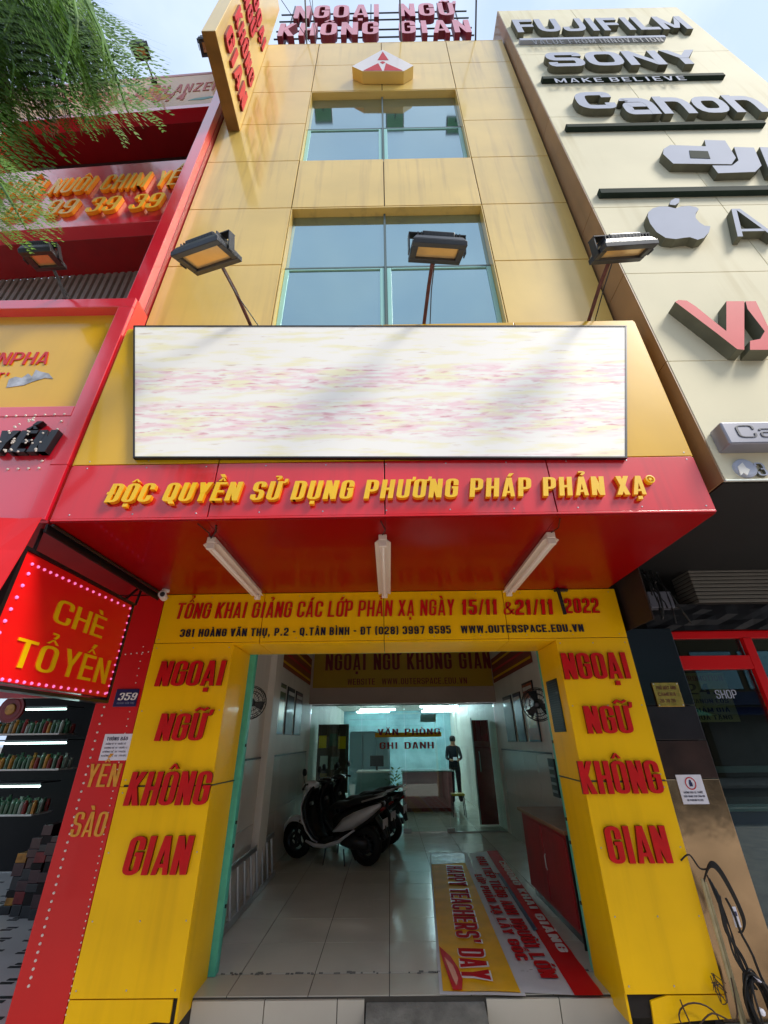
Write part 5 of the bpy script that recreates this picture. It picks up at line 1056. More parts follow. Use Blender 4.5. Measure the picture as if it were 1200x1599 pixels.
for i in range(70):
    a = random.uniform(0, 2*PI); e = random.uniform(.1, 1.3); r = random.uniform(.1, .34); c = Vector((.12+r*math.cos(a)*math.cos(e)*.8, 13.2+r*math.sin(a)*.8, .38+r*math.sin(e)*2))
    d = Vector((math.cos(a), math.sin(a), .5)).normalized(); s = d.cross(Vector((0, 0, 1))).normalized()
    lm.add([c, c+d*.06+s*.03, c+d*.15, c+d*.06-s*.03], [(0, 1, 2, 3)])
part('leaves', lm, LEAF, pl, kind='stuff')
mo = thing('computer_monitor', (-.35, 13.6, 0), 'dark computer monitor on the left office desk', 'monitor')
boxp('screen', BLACK, mo, -.55, -.18, 13.5, 13.54, 1.02, 1.28, .006); boxp('stand', BLACK, mo, -.39, -.34, 13.53, 13.56, .93, 1.02, .003)
od = thing('office_desk', (-.3, 13.6, 0), 'pale blue front office desk under the computer monitor', 'desk')
boxp('desk_top', WHITE, od, -.9, .0, 13.2, 14.0, .89, .925, .004); boxp('modesty_panel', mat('pale_blue_panel', rgb(150, 184, 190), .5, var=.1), od, -.88, -.02, 13.22, 13.25, .1, .888, .004)
for x in (-.86, -.04): boxp('leg', ALU, od, x-.02, x+.02, 13.9, 13.94, .0, .888, .003)
cab_ = thing('filing_cabinets', (-1.2, 15, 0), 'row of pale blue filing cabinets along the office back left', 'cabinets')
for i in range(3): boxp('cabinet_door', mat('pale_blue_steel_%d' % i, rgb(126+6*i, 168, 178), .4, var=.06), cab_, -1.25+i*.42, -.84+i*.42, 15.0, 15.4, .02, 1.9, .006)
bd_ = thing('notice_board', (-1.3, 12, 1.5), 'yellow and green notice stand behind the glass at the left', 'notice board')
boxp('board', mat('brown_board', rgb(90, 60, 40), .6, var=.2), bd_, -1.72, -.98, 11.5, 11.53, .6, 2.0, .004)
for k, (x, z, m) in enumerate(((-1.6, 1.62, YEL), (-1.35, 1.66, GOODS[0]), (-1.14, 1.6, YEL), (-1.55, 1.2, WHITE), (-1.3, 1.18, GOODS[3]), (-1.55, .85, GOODS[1]))): boxp('card', m, bd_, x-.09, x+.09, 11.49, 11.498, z-.12, z+.14, 0)
sign_ = thing('small_ceiling_sign', (1.05, 12, 2), 'small pale blank hanging sign under the office ceiling', 'hanging sign')
boxp('plate', mat('pale_green_plate', rgb(180, 210, 204), .4, var=0), sign_, .78, 1.18, 12.0, 12.02, 1.98+.06, 2.22, .003); part('cord', MB().tube([(.85, 12.01, 2.22), (.85, 12.01, 2.66)], .004, 4).tube([(1.1, 12.01, 2.22), (1.1, 12.01, 2.66)], .004, 4), ALU, sign_)
st = thing('yellow_stool', (1.55, 12.6, 0), 'small yellow seated stool in front of the standing person', 'stool')
boxp('seat', mat('yellow_plastic', rgb(206, 180, 30), .4, var=.05), st, 1.50, 1.82, 12.45, 12.75, .43, .47, .01)
for x in (1.53, 1.79):
    for y in (12.48, 12.72): part('leg', MB().tube([(x, y, .43), (x+(x-1.66)*.2, y+(y-12.6)*.2, 0)], .012, 6), DARKM, st)
# standing person
def person():
    p = thing('person', (1.98, 15.3, 0), 'person in dark clothes standing in the office looking down at something held in both hands', 'person')
    V = [(0, 0, .93), (0, 0, 1.12), (0, -.01, 1.36), (0, -.02, 1.49), (0, -.05, 1.60), (0, -.07, 1.70),
         (-.17, -.01, 1.40), (-.23, -.06, 1.14), (-.09, -.25, 1.08), (.17, -.01, 1.40), (.23, -.06, 1.14), (.09, -.25, 1.08),
         (-.09, 0, .90), (-.10, -.02, .50), (-.10, .02, .08), (-.11, -.12, .04), (.09, 0, .90), (.10, -.04, .50), (.11, 0, .08), (.12, -.14, .04), (-.04, -.29, 1.10), (.04, -.29, 1.10)]
    E_ = [(0, 1), (1, 2), (2, 3), (3, 4), (4, 5), (2, 6), (6, 7), (7, 8), (8, 20), (2, 9), (9, 10), (10, 11), (11, 21), (0, 12), (12, 13), (13, 14), (14, 15), (0, 16), (16, 17), (17, 18), (18, 19)]
    rr = [.165, .155, .17, .055, .09, .075, .08, .045, .032, .065, .045, .032, .105, .075, .055, .042, .105, .075, .055, .042, .03, .03]
    me = bpy.data.meshes.new('body'); me.from_pydata(V, E_, []); o = bpy.data.objects.new('body', me); COL.objects.link(o); o.parent = p; ROOT[o] = ROOT[p]
    for nm, m in (('skin', mat('skin', rgb(176, 126, 98), .6, var=.05)), ('shirt', mat('dark_shirt', rgb(26, 28, 40), .8, var=.1)), ('trousers', mat('dark_trousers', rgb(22, 24, 34), .8, var=.1))): me.materials.append(m)
    sk = o.modifiers.new('skin', 'SKIN')
    sv = me.skin_vertices[0].data if me.skin_vertices else None
    if sv is None:
        bpy.context.view_layer.objects.active = o; sv = me.skin_vertices[0].data
    for i, r_ in enumerate(rr): sv[i].radius = (r_, r_*(.75 if i < 3 else 1)); sv[i].use_root = (i == 0)
    o.modifiers.new('sub', 'SUBSURF').levels = 1; o.modifiers['sub'].render_levels = 1
    bpy.context.view_layer.update(); dg = bpy.context.evaluated_depsgraph_get(); m2 = bpy.data.meshes.new_from_object(o.evaluated_get(dg)); o.modifiers.clear(); o.data = m2
    for f in m2.polygons:
        c = f.center; f.use_smooth = True
        f.material_index = 2 if c.z < .98 else (1 if c.z < 1.47 and not (c.y < -.2) else 0)
    hd = MB(); hd.lathe((0, -.035, 1.60), (0, -.1, 1), [(0, .088), (.06, .098), (.11, .09), (.15, .06), (.165, 0)], 14)
    h = bpy.data.objects.new('hair', hd.mesh('hair', BLACK, smooth=True)); COL.objects.link(h); h.parent = p; ROOT[h] = ROOT[p]
    ph = bpy.data.objects.new('held_phone', MB().obox((0, -.33, 1.13), (.06, 0, 0), (0, .02, .04), (0, .004, -.002)).mesh('held_phone', PAPER)); COL.objects.link(ph); ROOT[ph] = Vector((1.98, 15.3, 0)); ph.location = (1.98, 15.3, 0)
    tag(ph, 'small pale sheet held in both hands by the standing person', 'held sheet')
person()
# cabinet by the right post
ct = thing('red_cabinet', (1.9, 6, 0), 'low red cabinet with brown wooden top beside the right mint door post', 'cabinet')
RC = mat('dusty_red_cabinet', rgb(150, 22, 26), .45, var=.15, scale=4, streak=.4, streak_col=rgb(60, 20, 20))
boxp('body', RC, ct, 1.70, 2.33, 5.15, 6.75, .08, .82, .006); boxp('wooden_top', WOOD, ct, 1.66, 2.345, 5.10, 6.80, .823, .86, .006); boxp('plinth', BLACK, ct, 1.73, 2.33, 5.2, 6.7, 0, .078, 0)
boxp('end_panel', BLACK, ct, 1.69, 2.33, 5.13, 5.148, .0, .82, .002); boxp('door', RC, ct, 1.688, 1.698, 5.2, 5.93, .12, .78, .004); boxp('door', RC, ct, 1.688, 1.698, 5.96, 6.70, .12, .78, .004)
part('handle', MB().tube([(1.68, 5.88, .4), (1.67, 5.88, .42), (1.67, 5.88, .52), (1.68, 5.88, .54)], .006, 6), ALU, ct)
op = thing('outlet_panel', (IXR-.02, 6.0, 1.0), 'black grilled panel on the right wall above the red cabinet', 'wall panel')
boxp('panel_back', BLACK, op, IXR-.13, IXR-.101, 6.75, 7.0, .95, 1.4, .004)
for k in range(4): boxp('grille_slat', ALU, op, IXR-.137, IXR-.131, 6.78, 6.97, 1.0+k*.09, 1.03+k*.09, .001)
# aluminium ladder lying on its side against the left wall
ld = thing('aluminium_ladder', (-1.7, 6.5, 0), 'aluminium ladder lying on its side along the left entrance wall', 'ladder')
x_ = IXL+.14
ya, yb2 = 5.3, 7.6
part('rail', MB().obox((x_, (ya+yb2)/2, .035), (.012, 0, 0), (0, (yb2-ya)/2, 0), (0, 0, .03)), ALU, ld, bevel=.003); part('rail', MB().obox((x_-.06, (ya+yb2)/2, .47), (.012, 0, 0), (0, (yb2-ya)/2, 0), (0, 0, .03)), ALU, ld, bevel=.003)
for i in range(9):
    y = ya+.15+i*.25; part('rung', MB().tube([(x_, y, .06), (x_-.055, y, .44)], .016, 8), ALU, ld)
# ------------------------------------------------------------------ banners on the floor
fbn = thing('floor_banner', (.6, 5.5, 0), "yellow TEACHERS' DAY banner with white border spread on the entrance floor", 'banner')
fb2 = thing('floor_banner', (1.1, 5.5, 0), 'white and red KHAI GIẢNG banner spread on the floor right of the yellow one', 'banner')
def Fz(px, py, z=.008): return Zp(z, px, py)
def sheet(par, nm, m, A, B, C_, D_, z, nx=10, ny=44, lift=0, amp=.004):
    """A near-left, B near-right, C far-right, D far-left (photo points on the floor)"""
    P = [Fz(*q, z=z) for q in (A, B, C_, D_)]; mb = MB(); rows = []
    for j in range(ny+1):
        v = j/ny; l_ = P[0].lerp(P[3], v); r_ = P[1].lerp(P[2], v); rw = []
        for i in range(nx+1):
            p = l_.lerp(r_, i/nx); p = p.copy(); p.z = z+amp*max(-.6, math.sin(p.y*19+math.sin(p.x*5)*1.5)*math.sin(p.x*3+p.y*1.3)+.25*math.sin(p.y*47+p.x*9)); rw.append(p)
        rows.append(rw)
    mb.loft(rows, closed=False); return part(nm, mb, m, par, smooth=True)
BY = mat('banner_yellow_print', rgb(240, 182, 0), .6, spec=.2, var=.12, scale=4); BWH = mat('banner_white_print', rgb(206, 208, 214), .6, spec=.2, var=.05, scale=5); BRD = mat('banner_red_print', rgb(206, 10, 14), .6, spec=.2, var=.06)
sheet(fbn, 'banner_border', BWH, (687, 1553), (822, 1556), (730, 1331), (671, 1331), .007)
sheet(fbn, 'banner_ground', BY, (692, 1547), (814, 1551), (727, 1348), (674, 1350), .011)
sheet(fbn, 'banner_head_strip', mat('banner_blue_photo', rgb(96, 116, 146), .4, var=.5, scale=9), (674, 1349), (727, 1347), (725, 1333), (674, 1333), .011)
def floor_text(par, s, near, far, w_top, z, mm, **k):
    """text running towards the viewer: near = photo point of the text end (baseline), far = its start"""
    a, c = Fz(*far, z=z), Fz(*near, z=z); xd = (c-a); xd.z = 0; ln = xd.length; xd.normalize(); ud = Vector((-xd.y, xd.x, 0))
    text(s, par, a, xd, ud, ln, w_top, .003, mm, **k)
RP = [mat('print_red_ink', rgb(190, 8, 20), .7, spec=.1, var=0)]*2; WP = [mat('print_white_ink', rgb(232, 226, 222), .4, var=0)]*2
K = dict(w=.5, t=.27, gap=.1, space=.3); floor_text(fbn, "HAPPY TEACHERS' DAY", (721, 1531), (697, 1352), .24, .0165, WP, joined='letter_outline', **K)
K = dict(w=.5, t=.18, gap=.1, space=.3); floor_text(fbn, "HAPPY TEACHERS' DAY", (722, 1529), (698, 1353), .22, .0205, RP, joined='lettering', **K)
fm = MB(); fl_ = [(686, 1478), (692, 1500), (702, 1530), (708, 1546), (722, 1546), (723, 1530), (716, 1512), (704, 1494)]
part('flame_print', fm.prism([Fz(*q, z=.0175) for q in fl_], (0, 0, .002)), BRD, fbn); part('flame_core', MB().prism([Fz(*q, z=.0205) for q in ((694, 1495), (704, 1520), (713, 1540), (716, 1528), (708, 1508))], (0, 0, .002)), mat('orange_flame', rgb(236, 110, 20), .4, var=.1), fbn)
sheet(fb2, 'banner_ground', BWH, (818, 1551), (900, 1554), (762, 1329), (733, 1333), .007)
sheet(fb2, 'red_strip', BRD, (898, 1554), (943, 1554), (776, 1328), (760, 1329), .012, nx=4)
K = dict(w=.5, t=.19, gap=.1, space=.35)
floor_text(fb2, 'GIAO TIẾP TIẾNG ANH NGƯỜI LỚN', (846, 1527), (743, 1338), .13, .0185, RP, joined='lettering', **K)
floor_text(fb2, 'LỚP PHẢN XẠ LẤY GỐC', (808, 1500), (741, 1366), .10, .0185, RP, joined='lettering', **K)
floor_text(fb2, 'CHƯƠNG KHAI GIẢNG', (874, 1487), (779, 1345), .085, .021, WP, joined='lettering', **K)
part('blue_underline', MB().prism([Fz(*q, z=.0175) for q in ((834, 1454), (840, 1452), (782, 1364), (777, 1364))], (0, 0, .002)), mat('navy_ink', rgb(28, 40, 100), .4, var=0), fb2)
# ------------------------------------------------------------------ scooters
def scooter(name, lab, pos, ang, body_m, lean=0):
    sc_ = thing(name, (0, 0, 0), lab, 'scooter', 'scooters parked inside the entrance')
    BK = BLACK
    def wheel(x, r, w, nm):
        wh = part(nm, MB().lathe((x, -w, r), (0, 1, 0), [(0, r*.62), (0, r*.9), (w*.35, r), (w*1.65, r), (w*2, r*.9), (w*2, r*.62)], 28), RUBBER, sc_, smooth=True)
        part('rim', MB().lathe((x, -w*.9, r), (0, 1, 0), [(0, r*.63), (w*.4, r*.55), (w*1.4, r*.55), (w*1.8, r*.63)], 24).lathe((x, -w, r), (0, 1, 0), [(0, 0), (0, .03), (w*2, .03), (w*2, 0)], 12), DARKM, wh)
        sp = MB()
        for k in range(5):
            a = 2*PI*k/5; sp.obox((x+math.cos(a)*r*.33, 0, r+math.sin(a)*r*.33), (math.cos(a)*r*.27, 0, math.sin(a)*r*.27), (0, w*.4, 0), (-math.sin(a)*.014, 0, math.cos(a)*.014))
        part('spokes', sp, DARKM, wh); part('brake_disc', MB().lathe((x, w*.9, r), (0, 1, 0), [(0, r*.25), (0, r*.42), (.004, r*.42), (.004, r*.25)], 20), DARKM, wh)
    wheel(.64, .255, .045, 'front_wheel'); wheel(-.62, .25, .055, 'rear_wheel')
    def sec(x, z, hw, hh, n=12, sq=.8):
        return [Vector((x, hw*math.copysign(abs(math.cos(a))**sq, math.cos(a)), z+hh*math.copysign(abs(math.sin(a))**sq, math.sin(a)))) for a in [2*PI*k/n for k in range(n)]]
    # front fender arc
    fr_ = []
    for k in range(9):
        a = R(15+k*16); c = Vector((.64+.30*math.cos(a), 0, .255+.30*math.sin(a))); rr = Vector((math.cos(a), 0, math.sin(a))); wd = .07*math.sin(PI*(k+1.5)/11)+.02
        fr_.append([c+Vector((0, -wd, 0))-rr*.05, c+Vector((0, -wd*.7, 0))+rr*.005, c+rr*.02, c+Vector((0, wd*.7, 0))+rr*.005, c+Vector((0, wd, 0))-rr*.05])
    o = part('front_fender', MB().loft(fr_, closed=False), body_m, sc_, smooth=True); o.modifiers.new('solid', 'SOLIDIFY').thickness = .006
    part('fork', MB().tube([(.64, .075, .255), (.55, .06, .52)], .018).tube([(.64, -.075, .255), (.55, -.06, .52)], .018), BK, sc_)
    # leg shield: curved plate sweeping from headset to floorboard
    pts = [(.44, 1.0, .10), (.50, .88, .20), (.535, .74, .25), (.50, .58, .26), (.43, .42, .24), (.34, .30, .19), (.25, .245, .13)]
    out = [[Vector((x-.10*abs(t)**2, t*w, z)) for t in (-1, -.75, -.4, 0, .4, .75, 1)] for x, z, w in pts]
    o = part('front_shield', MB().loft(out, closed=False), body_m, sc_, smooth=True); o.modifiers.new('solid', 'SOLIDIFY').thickness = .02
    inn = [[Vector((x-.055-.09*abs(t)**2, t*w*.86, z)) for t in (-1, -.5, 0, .5, 1)] for x, z, w in pts]
    o = part('inner_shield', MB().loft(inn, closed=False), BK, sc_, smooth=True); o.modifiers.new('solid', 'SOLIDIFY').thickness = .03
    part('ignition_lock', MB().lathe((.40, .0, .74), (-1, .0, .3), [(0, .03), (.04, .028), (.045, 0)], 12), ALU, sc_)
    part('floorboard', MB().loft([sec(.34, .27, .14, .035), sec(.15, .25, .15, .04), sec(-.08, .27, .15, .05), sec(-.2, .33, .13, .07)]), BK, sc_, smooth=True)
    part('side_trim', MB().tube([(.36, .17, .28), (.2, .18, .235), (0, .175, .235), (-.22, .17, .30), (-.5, .16, .46)], [.018, .026, .028, .024, .012], 8).tube([(.36, -.17, .28), (.2, -.18, .235), (0, -.175, .235), (-.22, -.17, .30), (-.5, -.16, .46)], [.018, .026, .028, .024, .012], 8), body_m, sc_, smooth=True)
    part('rear_body', MB().loft([sec(-.08, .46, .09, .16), sec(-.25, .50, .15, .19), sec(-.5, .58, .16, .17), sec(-.75, .68, .12, .12), sec(-.93, .76, .05, .05)]), BK, sc_, smooth=True)
    for s in (-1, 1):
        part('side_panel', MB().loft([[Vector((x, s*(y0), zt)), Vector((x, s*(y0+.03), (zt+zb)/2)), Vector((x, s*y0, zb)), Vector((x, s*(y0-.04), (zt+zb)/2))] for x, zt, zb, y0 in ((-.10, .43, .40, .11), (-.3, .60, .43, .155), (-.5, .69, .48, .165), (-.72, .76, .60, .14), (-.92, .81, .75, .08))]), body_m, sc_, smooth=True)
    part('seat', MB().loft([sec(.0, .70, .08, .03), sec(-.12, .745, .13, .05), sec(-.32, .755, .14, .055), sec(-.45, .80, .14, .06), sec(-.68, .84, .12, .055), sec(-.82, .86, .06, .03)]), RUBBER, sc_, smooth=True)
    part('grab_rail', MB().tube([(-.62, .13, .82), (-.85, .13, .88), (-.95, .08, .90), (-.95, -.08, .90), (-.85, -.13, .88), (-.62, -.13, .82)], .012), ALU, sc_)
    part('head_cowl', MB().loft([sec(.52, .99, .05, .035), sec(.47, 1.0, .11, .06), sec(.38, 1.01, .12, .06), sec(.28, 1.0, .07, .04)]), body_m, sc_, smooth=True)
    part('headlight', MB().lathe((.50, 0, .985), (1, 0, -.1), [(-.02, .07), (.02, .062), (.04, .03), (.043, 0)], 14), mat('headlight_lens_'+name[:3]+str(len(lab)), rgb(200, 200, 196), .1, coat=.5, var=0), sc_)
    part('handlebar', MB().tube([(.33, -.33, 1.0), (.38, -.2, 1.03), (.41, 0, 1.02), (.38, .2, 1.03), (.33, .33, 1.0)], .014), BK, sc_)
    for s in (-1, 1):
        part('grip', MB().tube([(.36, s*.24, 1.02), (.32, s*.35, .995)], .019), RUBBER, sc_)
        mr_ = part('mirror', MB().lathe((.34, s*.30, 1.22), (-1, 0, .1), [(0, .055), (.02, .05), (.03, 0)], 14), BK, sc_); part('mirror_stem', MB().tube([(.38, s*.2, 1.03), (.39, s*.24, 1.14), (.355, s*.30, 1.21)], .006, 6), BK, mr_)
    part('tail_light', MB().loft([sec(-.90, .72, .06, .035), sec(-.955, .73, .04, .02)]), mat('tail_red_'+str(len(lab)), rgb(130, 10, 10), .2, coat=.5, var=0), sc_)
    part('engine', MB().loft([sec(-.2, .30, .08, .08), sec(-.4, .28, .10, .10), sec(-.66, .26, .09, .07)]), DARKM, sc_, smooth=True)
    part('exhaust', MB().tube([(-.3, -.13, .2), (-.5, -.16, .24), (-.85, -.17, .33)], [.02, .045, .05], 12), DARKM, sc_)
    part('rear_fender', MB().tube([(-.8, 0, .62), (-.92, 0, .48), (-.97, 0, .36)], [.05, .05, .03], 8), BK, sc_); boxp('number_plate', PAPER, sc_, -.955, -.95, -.09, .09, .48, .60, .002)
    part('kick_stand', MB().tube([(.02, .12, .22), (.0, .24, .0)], .012).tube([(-.28, .1, .2), (-.34, .17, 0)], .012).tube([(-.28, -.1, .2), (-.34, -.17, 0)], .012), DARKM, sc_)
    sc_.location = pos; sc_.rotation_euler = (R(lean), 0, ang)
    return sc_
SLV = mat('silver_scooter_paint', rgb(224, 228, 236), .4, metal=.1, coat=.6, var=.04); DKB = mat('black_scooter_paint', rgb(24, 24, 28), .25, metal=.3, coat=.6, var=.1)
scooter('parked_scooter', 'silver and black scooter parked sideways, nearest the door', (-.94, 8.35, 0), R(180-24), SLV, -4)
scooter('parked_scooter', 'dark scooter directly behind the silver scooter', (-.80, 9.1, 0), R(180-26), DKB, -4)
scooter('parked_scooter', 'dark scooter against the glass partition, farthest from the door', (-.62, 9.8, 0), R(180-20), DKB, -3)

# ================================================================== CABLES AT THE RIGHT COLUMN
pv = thing('conduit_pipes', (2.33, 4.1, 0), 'cream plastic conduit pipes running up beside the right yellow column', 'pipes')
PVC = mat('aged_pvc', rgb(168, 156, 118), .5, var=.2, scale=12)
for x, y, r, z1 in ((2.295, 4.09, .011, .72), (2.32, 4.10, .011, .70), (2.35, 4.17, .02, .66)): part('pipe', MB().tube([(x, y, -.28), (x, y, z1)], r, 10), PVC, pv)
part('pipe_elbow', MB().tube([(2.33, 4.07, -.02), (2.34, 4.05, -.14), (2.40, 3.98, -.25), (2.41, 3.93, -.28)], .03, 10), PVC, pv)
cl_ = thing('black_cable_coil', (2.42, 4.1, .1), 'coil of black cable hanging at the foot of the right yellow column', 'cable coil')
cm2 = MB()
for k in range(16):
    rx = random.uniform(.065, .10); rz = random.uniform(.15, .19); cx = 2.42+random.uniform(-.014, .014); cz_ = .06+random.uniform(-.015, .015); y = 4.02+random.uniform(-.03, .03); ph = random.uniform(0, 6)
    cm2.tube([(cx+rx*math.cos(a)*.9+.25*(rz*math.sin(a)*-.35), y+.02*math.sin(a*2+ph), cz_+rz*math.sin(a)) for a in [2*PI*i/28 for i in range(29)]], .0065, 6, caps=False)
part('cable_loops', cm2, RUBBER, cl_)
part('tie', MB().tube([(2.41, 4.06, .25), (2.42, 3.96, .22), (2.43, 4.06, .2)], .006, 6), PAPER, cl_)
hc = thing('loose_cables', (2.4, 4.1, .5), 'bundle of black cables drooping from the pipe tops over the steel pillar', 'cables')
def wob(p, q, n=10, a=.01, s=0):
    p, q = Vector(p), Vector(q); return [p.lerp(q, k/n)+Vector((math.sin(k*1.3+s)*a, math.cos(k*1.7+s)*a, 0)) for k in range(n+1)]
for k in range(5): part('cable', MB().tube(smooth_path([(2.31, 4.1, .70), (2.36+k*.004, 4.06, .79+k*.008), (2.41+k*.005, 4.05, .77+k*.005), (2.465+k*.005, 4.06, .64), (2.50+k*.004, 4.08, .50), (2.49, 4.1, .43), (2.46, 4.11, .42)]), .0055, 6), RUBBER, hc)
for k in range(7): part('cable', MB().tube(smooth_path([(2.35+.008*k, 4.10, .74-.02*k), (2.36+random.uniform(-.01, .04), 4.07, .6), (2.35+random.uniform(-.01, .05), 4.06, .44), (2.36+random.uniform(-.01, .05), 4.05, .3), (2.375+.008*k, 4.03, .16)]), random.choice([.005, .007]), 6), RUBBER, hc)
part('cable', MB().tube(smooth_path([(2.20, 4.13, .82), (2.26, 4.10, .86), (2.31, 4.1, .78), (2.36, 4.08, .78)]), .006, 6), RUBBER, hc); part('cable', MB().tube(wob((2.41, 4.05, .62), (2.50, 4.03, .12), a=.004), .008, 6), RUBBER, hc)
part('cable_tag', MB().box(2.425, 2.465, 4.06, 4.064, .46, .57), PAPER, hc); part('tag_print', MB().box(2.432, 2.458, 4.056, 4.0595, .52, .545), BLUEP, hc)
tw = thing('thin_wire_tangle', (2.1, 4.1, 0), 'thin brown wires looping over the bottom of the right yellow column', 'wires')
WRM = mat('brown_wire', rgb(60, 40, 28), .6, var=.1)
part('wire', MB().tube([(2.02+.13*math.cos(a)-.0, 4.09+.02*math.sin(a), .0+.07*math.sin(a)) for a in [PI*.1*i for i in range(18)]], .005, 5), WRM, tw); part('wire', MB().tube(smooth_path([(1.93, 4.1, .09), (1.94, 4.08, .02), (1.97, 4.07, -.03), (2.1, 4.06, .04), (2.26, 4.08, .0), (2.3, 4.08, .2)]), .005, 5), WRM, tw)
for k in range(4): part('wire', MB().tube(smooth_path([(2.22+random.uniform(-.05, .05), 4.10, .1+random.uniform(-.05, .12)) for _ in range(5)]), .003, 4), WRM, tw)
part('insulator_knot', MB().lathe((2.385, 4.0, .07), (0, -1, .2), [(0, .02), (.02, .018), (.025, 0)], 8), PAPER, tw)
sb_ = thing('marble_offcuts', (2.3, 3.9, -.29), 'broken cream marble slabs lying at the foot of the right column', 'marble slabs')
part('slab', MB().obox((2.15, 3.92, -.25), (.26, -.06, 0), (.03, .09, 0), (0, 0, .018)), MARB, sb_, bevel=.004); part('slab', MB().obox((2.50, 3.86, -.262), (.12, -.02, .0), (.02, .08, 0), (0, 0, .018)), MARB, sb_, bevel=.004)
rbm = MB()
for i in range(70):
    x = random.uniform(1.58, 2.5); y = random.uniform(3.98, 4.3); s = random.uniform(.012, .04); rbm.obox((x, y, -.29+s*.5), (s, random.uniform(-.01, .01), 0), (0, s*.8, random.uniform(-.01, .01)), (random.uniform(-.01, .01), 0, s*.6))
for i in range(30):
    x = random.uniform(-1.6, -1.46); y = random.uniform(4.0, 4.4); s = random.uniform(.012, .03); rbm.obox((x, y, -.29+s*.5), (s, 0, 0), (0, s*.8, .005), (0, 0, s*.6))
tag(part('rubble', rbm, CONC), 'grey concrete crumbs under the skirts of the yellow columns', 'rubble', kind='stuff')

# ================================================================== TREE OVER THE PAVEMENT
tr = thing('flame_tree', (-4.6, .2, -.3), 'feathery leaved flame tree whose branches hang into the upper left corner', 'tree')
part('trunk', MB().tube([(-4.6, .2, -.42), (-4.55, .25, 1.2), (-4.3, .4, 2.8), (-4.15, .6, 4.0), (-3.9, .8, 5.2)], [.2, .16, .14, .12, .09], 12), BARK, tr, smooth=True)
TY0 = 1.7
limbs = [[(-4.15, .6, 4.0), (-3.9, .9, 5.2), (-3.3, 1.3, 6.3), Yp(1.6, -60, 30), Yp(1.7, 40, 60), Yp(1.75, 110, 90)], [(-3.9, .8, 5.2), (-3.6, 1.2, 6.8), Yp(1.9, -20, -60), Yp(1.9, 80, -20), Yp(1.9, 150, 10)],
         [(-4.15, .6, 4.0), (-3.4, 1.0, 4.4), Yp(1.5, -90, 230), Yp(1.6, -20, 262), Yp(1.6, 10, 290)], [Yp(1.6, -60, 30), Yp(1.5, 0, 110), Yp(1.5, 30, 160)]]
for l_ in limbs: part('branch', MB().tube(l_, [.055-.045*i/(len(l_)-1) for i in range(len(l_))], 7), BARK, tr, smooth=True)
def frond_mesh(npin, length, plen, seed):
    rnd = random.Random(seed); mb = MB(); mb.tube([(0, 0, 0), (length*.5, 0, -.01), (length, 0, -.05)], [.004, .003, .0012], 5)
    for k in range(npin):
        t = (k+1)/(npin+1); x = length*t; sz = plen*(1-.55*abs(t-.4)/.6)*rnd.uniform(.85, 1.1)
        for s in (-1, 1):
            an = R(58-16*t)*s+rnd.uniform(-.05, .05); d = Vector((math.cos(an), math.sin(an), rnd.uniform(-.12, .0))).normalized(); b0 = Vector((x, 0, -.05*t*t)); q = Vector((-d.y, d.x, 0)).normalized(); nl = 15
            mb.add([b0-q*.0008, b0+d*sz-q*.0004, b0+d*sz+q*.0004, b0+q*.0008], [(0, 1, 2, 3)])
            for j in range(nl):
                u = (j+.5)/nl; c = b0+d*sz*u+Vector((0, 0, -.03*u*u*sz/.15)); ll = .0066*(1-.75*abs(u-.42))
                st_ = d*(sz/nl)
                for s2 in (-1, 1):
                    e = (q*s2*.95+d*.35).normalized()*ll; dz_ = Vector((0, 0, rnd.uniform(-.0012, .0008)))
                    mb.add([c-st_*.5, c+st_*.45, c+st_*.38+e+dz_, c-st_*.30+e*.96+dz_], [(0, 1, 2, 3)])
    return mb
FM = [frond_mesh(19, .46, .115, 1).mesh('frond', LEAF), frond_mesh(17, .46, .11, 2).mesh('frond', LEAF), frond_mesh(18, .46, .11, 3).mesh('frond', LEAF_LIT)]
def place_frond(a, tip, m, sc=1.):
    """frond growing from a towards tip"""
    d = tip-a; ln = d.length; d.normalize(); up = Vector((random.uniform(-.5, .5), random.uniform(-.6, .2), 1)); y = up.cross(d).normalized(); z = d.cross(y)
    o = bpy.data.objects.new('frond', m); COL.objects.link(o); o.parent = tr; s = ln/.46*sc; o.matrix_basis = Matrix(((d.x*s, y.x*s, z.x*s, a.x-ROOT[tr].x), (d.y*s, y.y*s, z.y*s, a.y-ROOT[tr].y), (d.z*s, y.z*s, z.z*s, a.z-ROOT[tr].z), (0, 0, 0, 1)))
rf = random.Random(5)
specs = []
for i in range(36):
    bx, by = rf.uniform(-60, 100), rf.uniform(-70, 40)
    an = R(rf.gauss(48, 16)); ln = rf.uniform(90, 135); specs.append((bx, by, bx+ln*math.cos(an), by+ln*math.sin(an), rf.uniform(1.3, 2.1), 2 if rf.random() < .35 else 0))
for i in range(9): bx, by = rf.uniform(90, 140), rf.uniform(-30, 50); an = R(rf.uniform(45, 75)); ln = rf.uniform(90, 115); specs.append((bx, by, bx+ln*math.cos(an), by+ln*math.sin(an), rf.uniform(1.5, 2.0), 2))
for i in range(9): bx, by = rf.uniform(-70, 10), rf.uniform(40, 90); an = R(rf.uniform(50, 90)); ln = rf.uniform(80, 110); specs.append((bx, by, bx+ln*math.cos(an), by+ln*math.sin(an), rf.uniform(1.3, 1.9), 0))
for i in range(9): bx, by = rf.uniform(-60, -20), rf.uniform(215, 310); an = R(rf.uniform(25, 85)); ln = rf.uniform(60, 80); specs.append((bx, by, bx+ln*math.cos(an), by+ln*math.sin(an), rf.uniform(1.2, 1.6), 2))
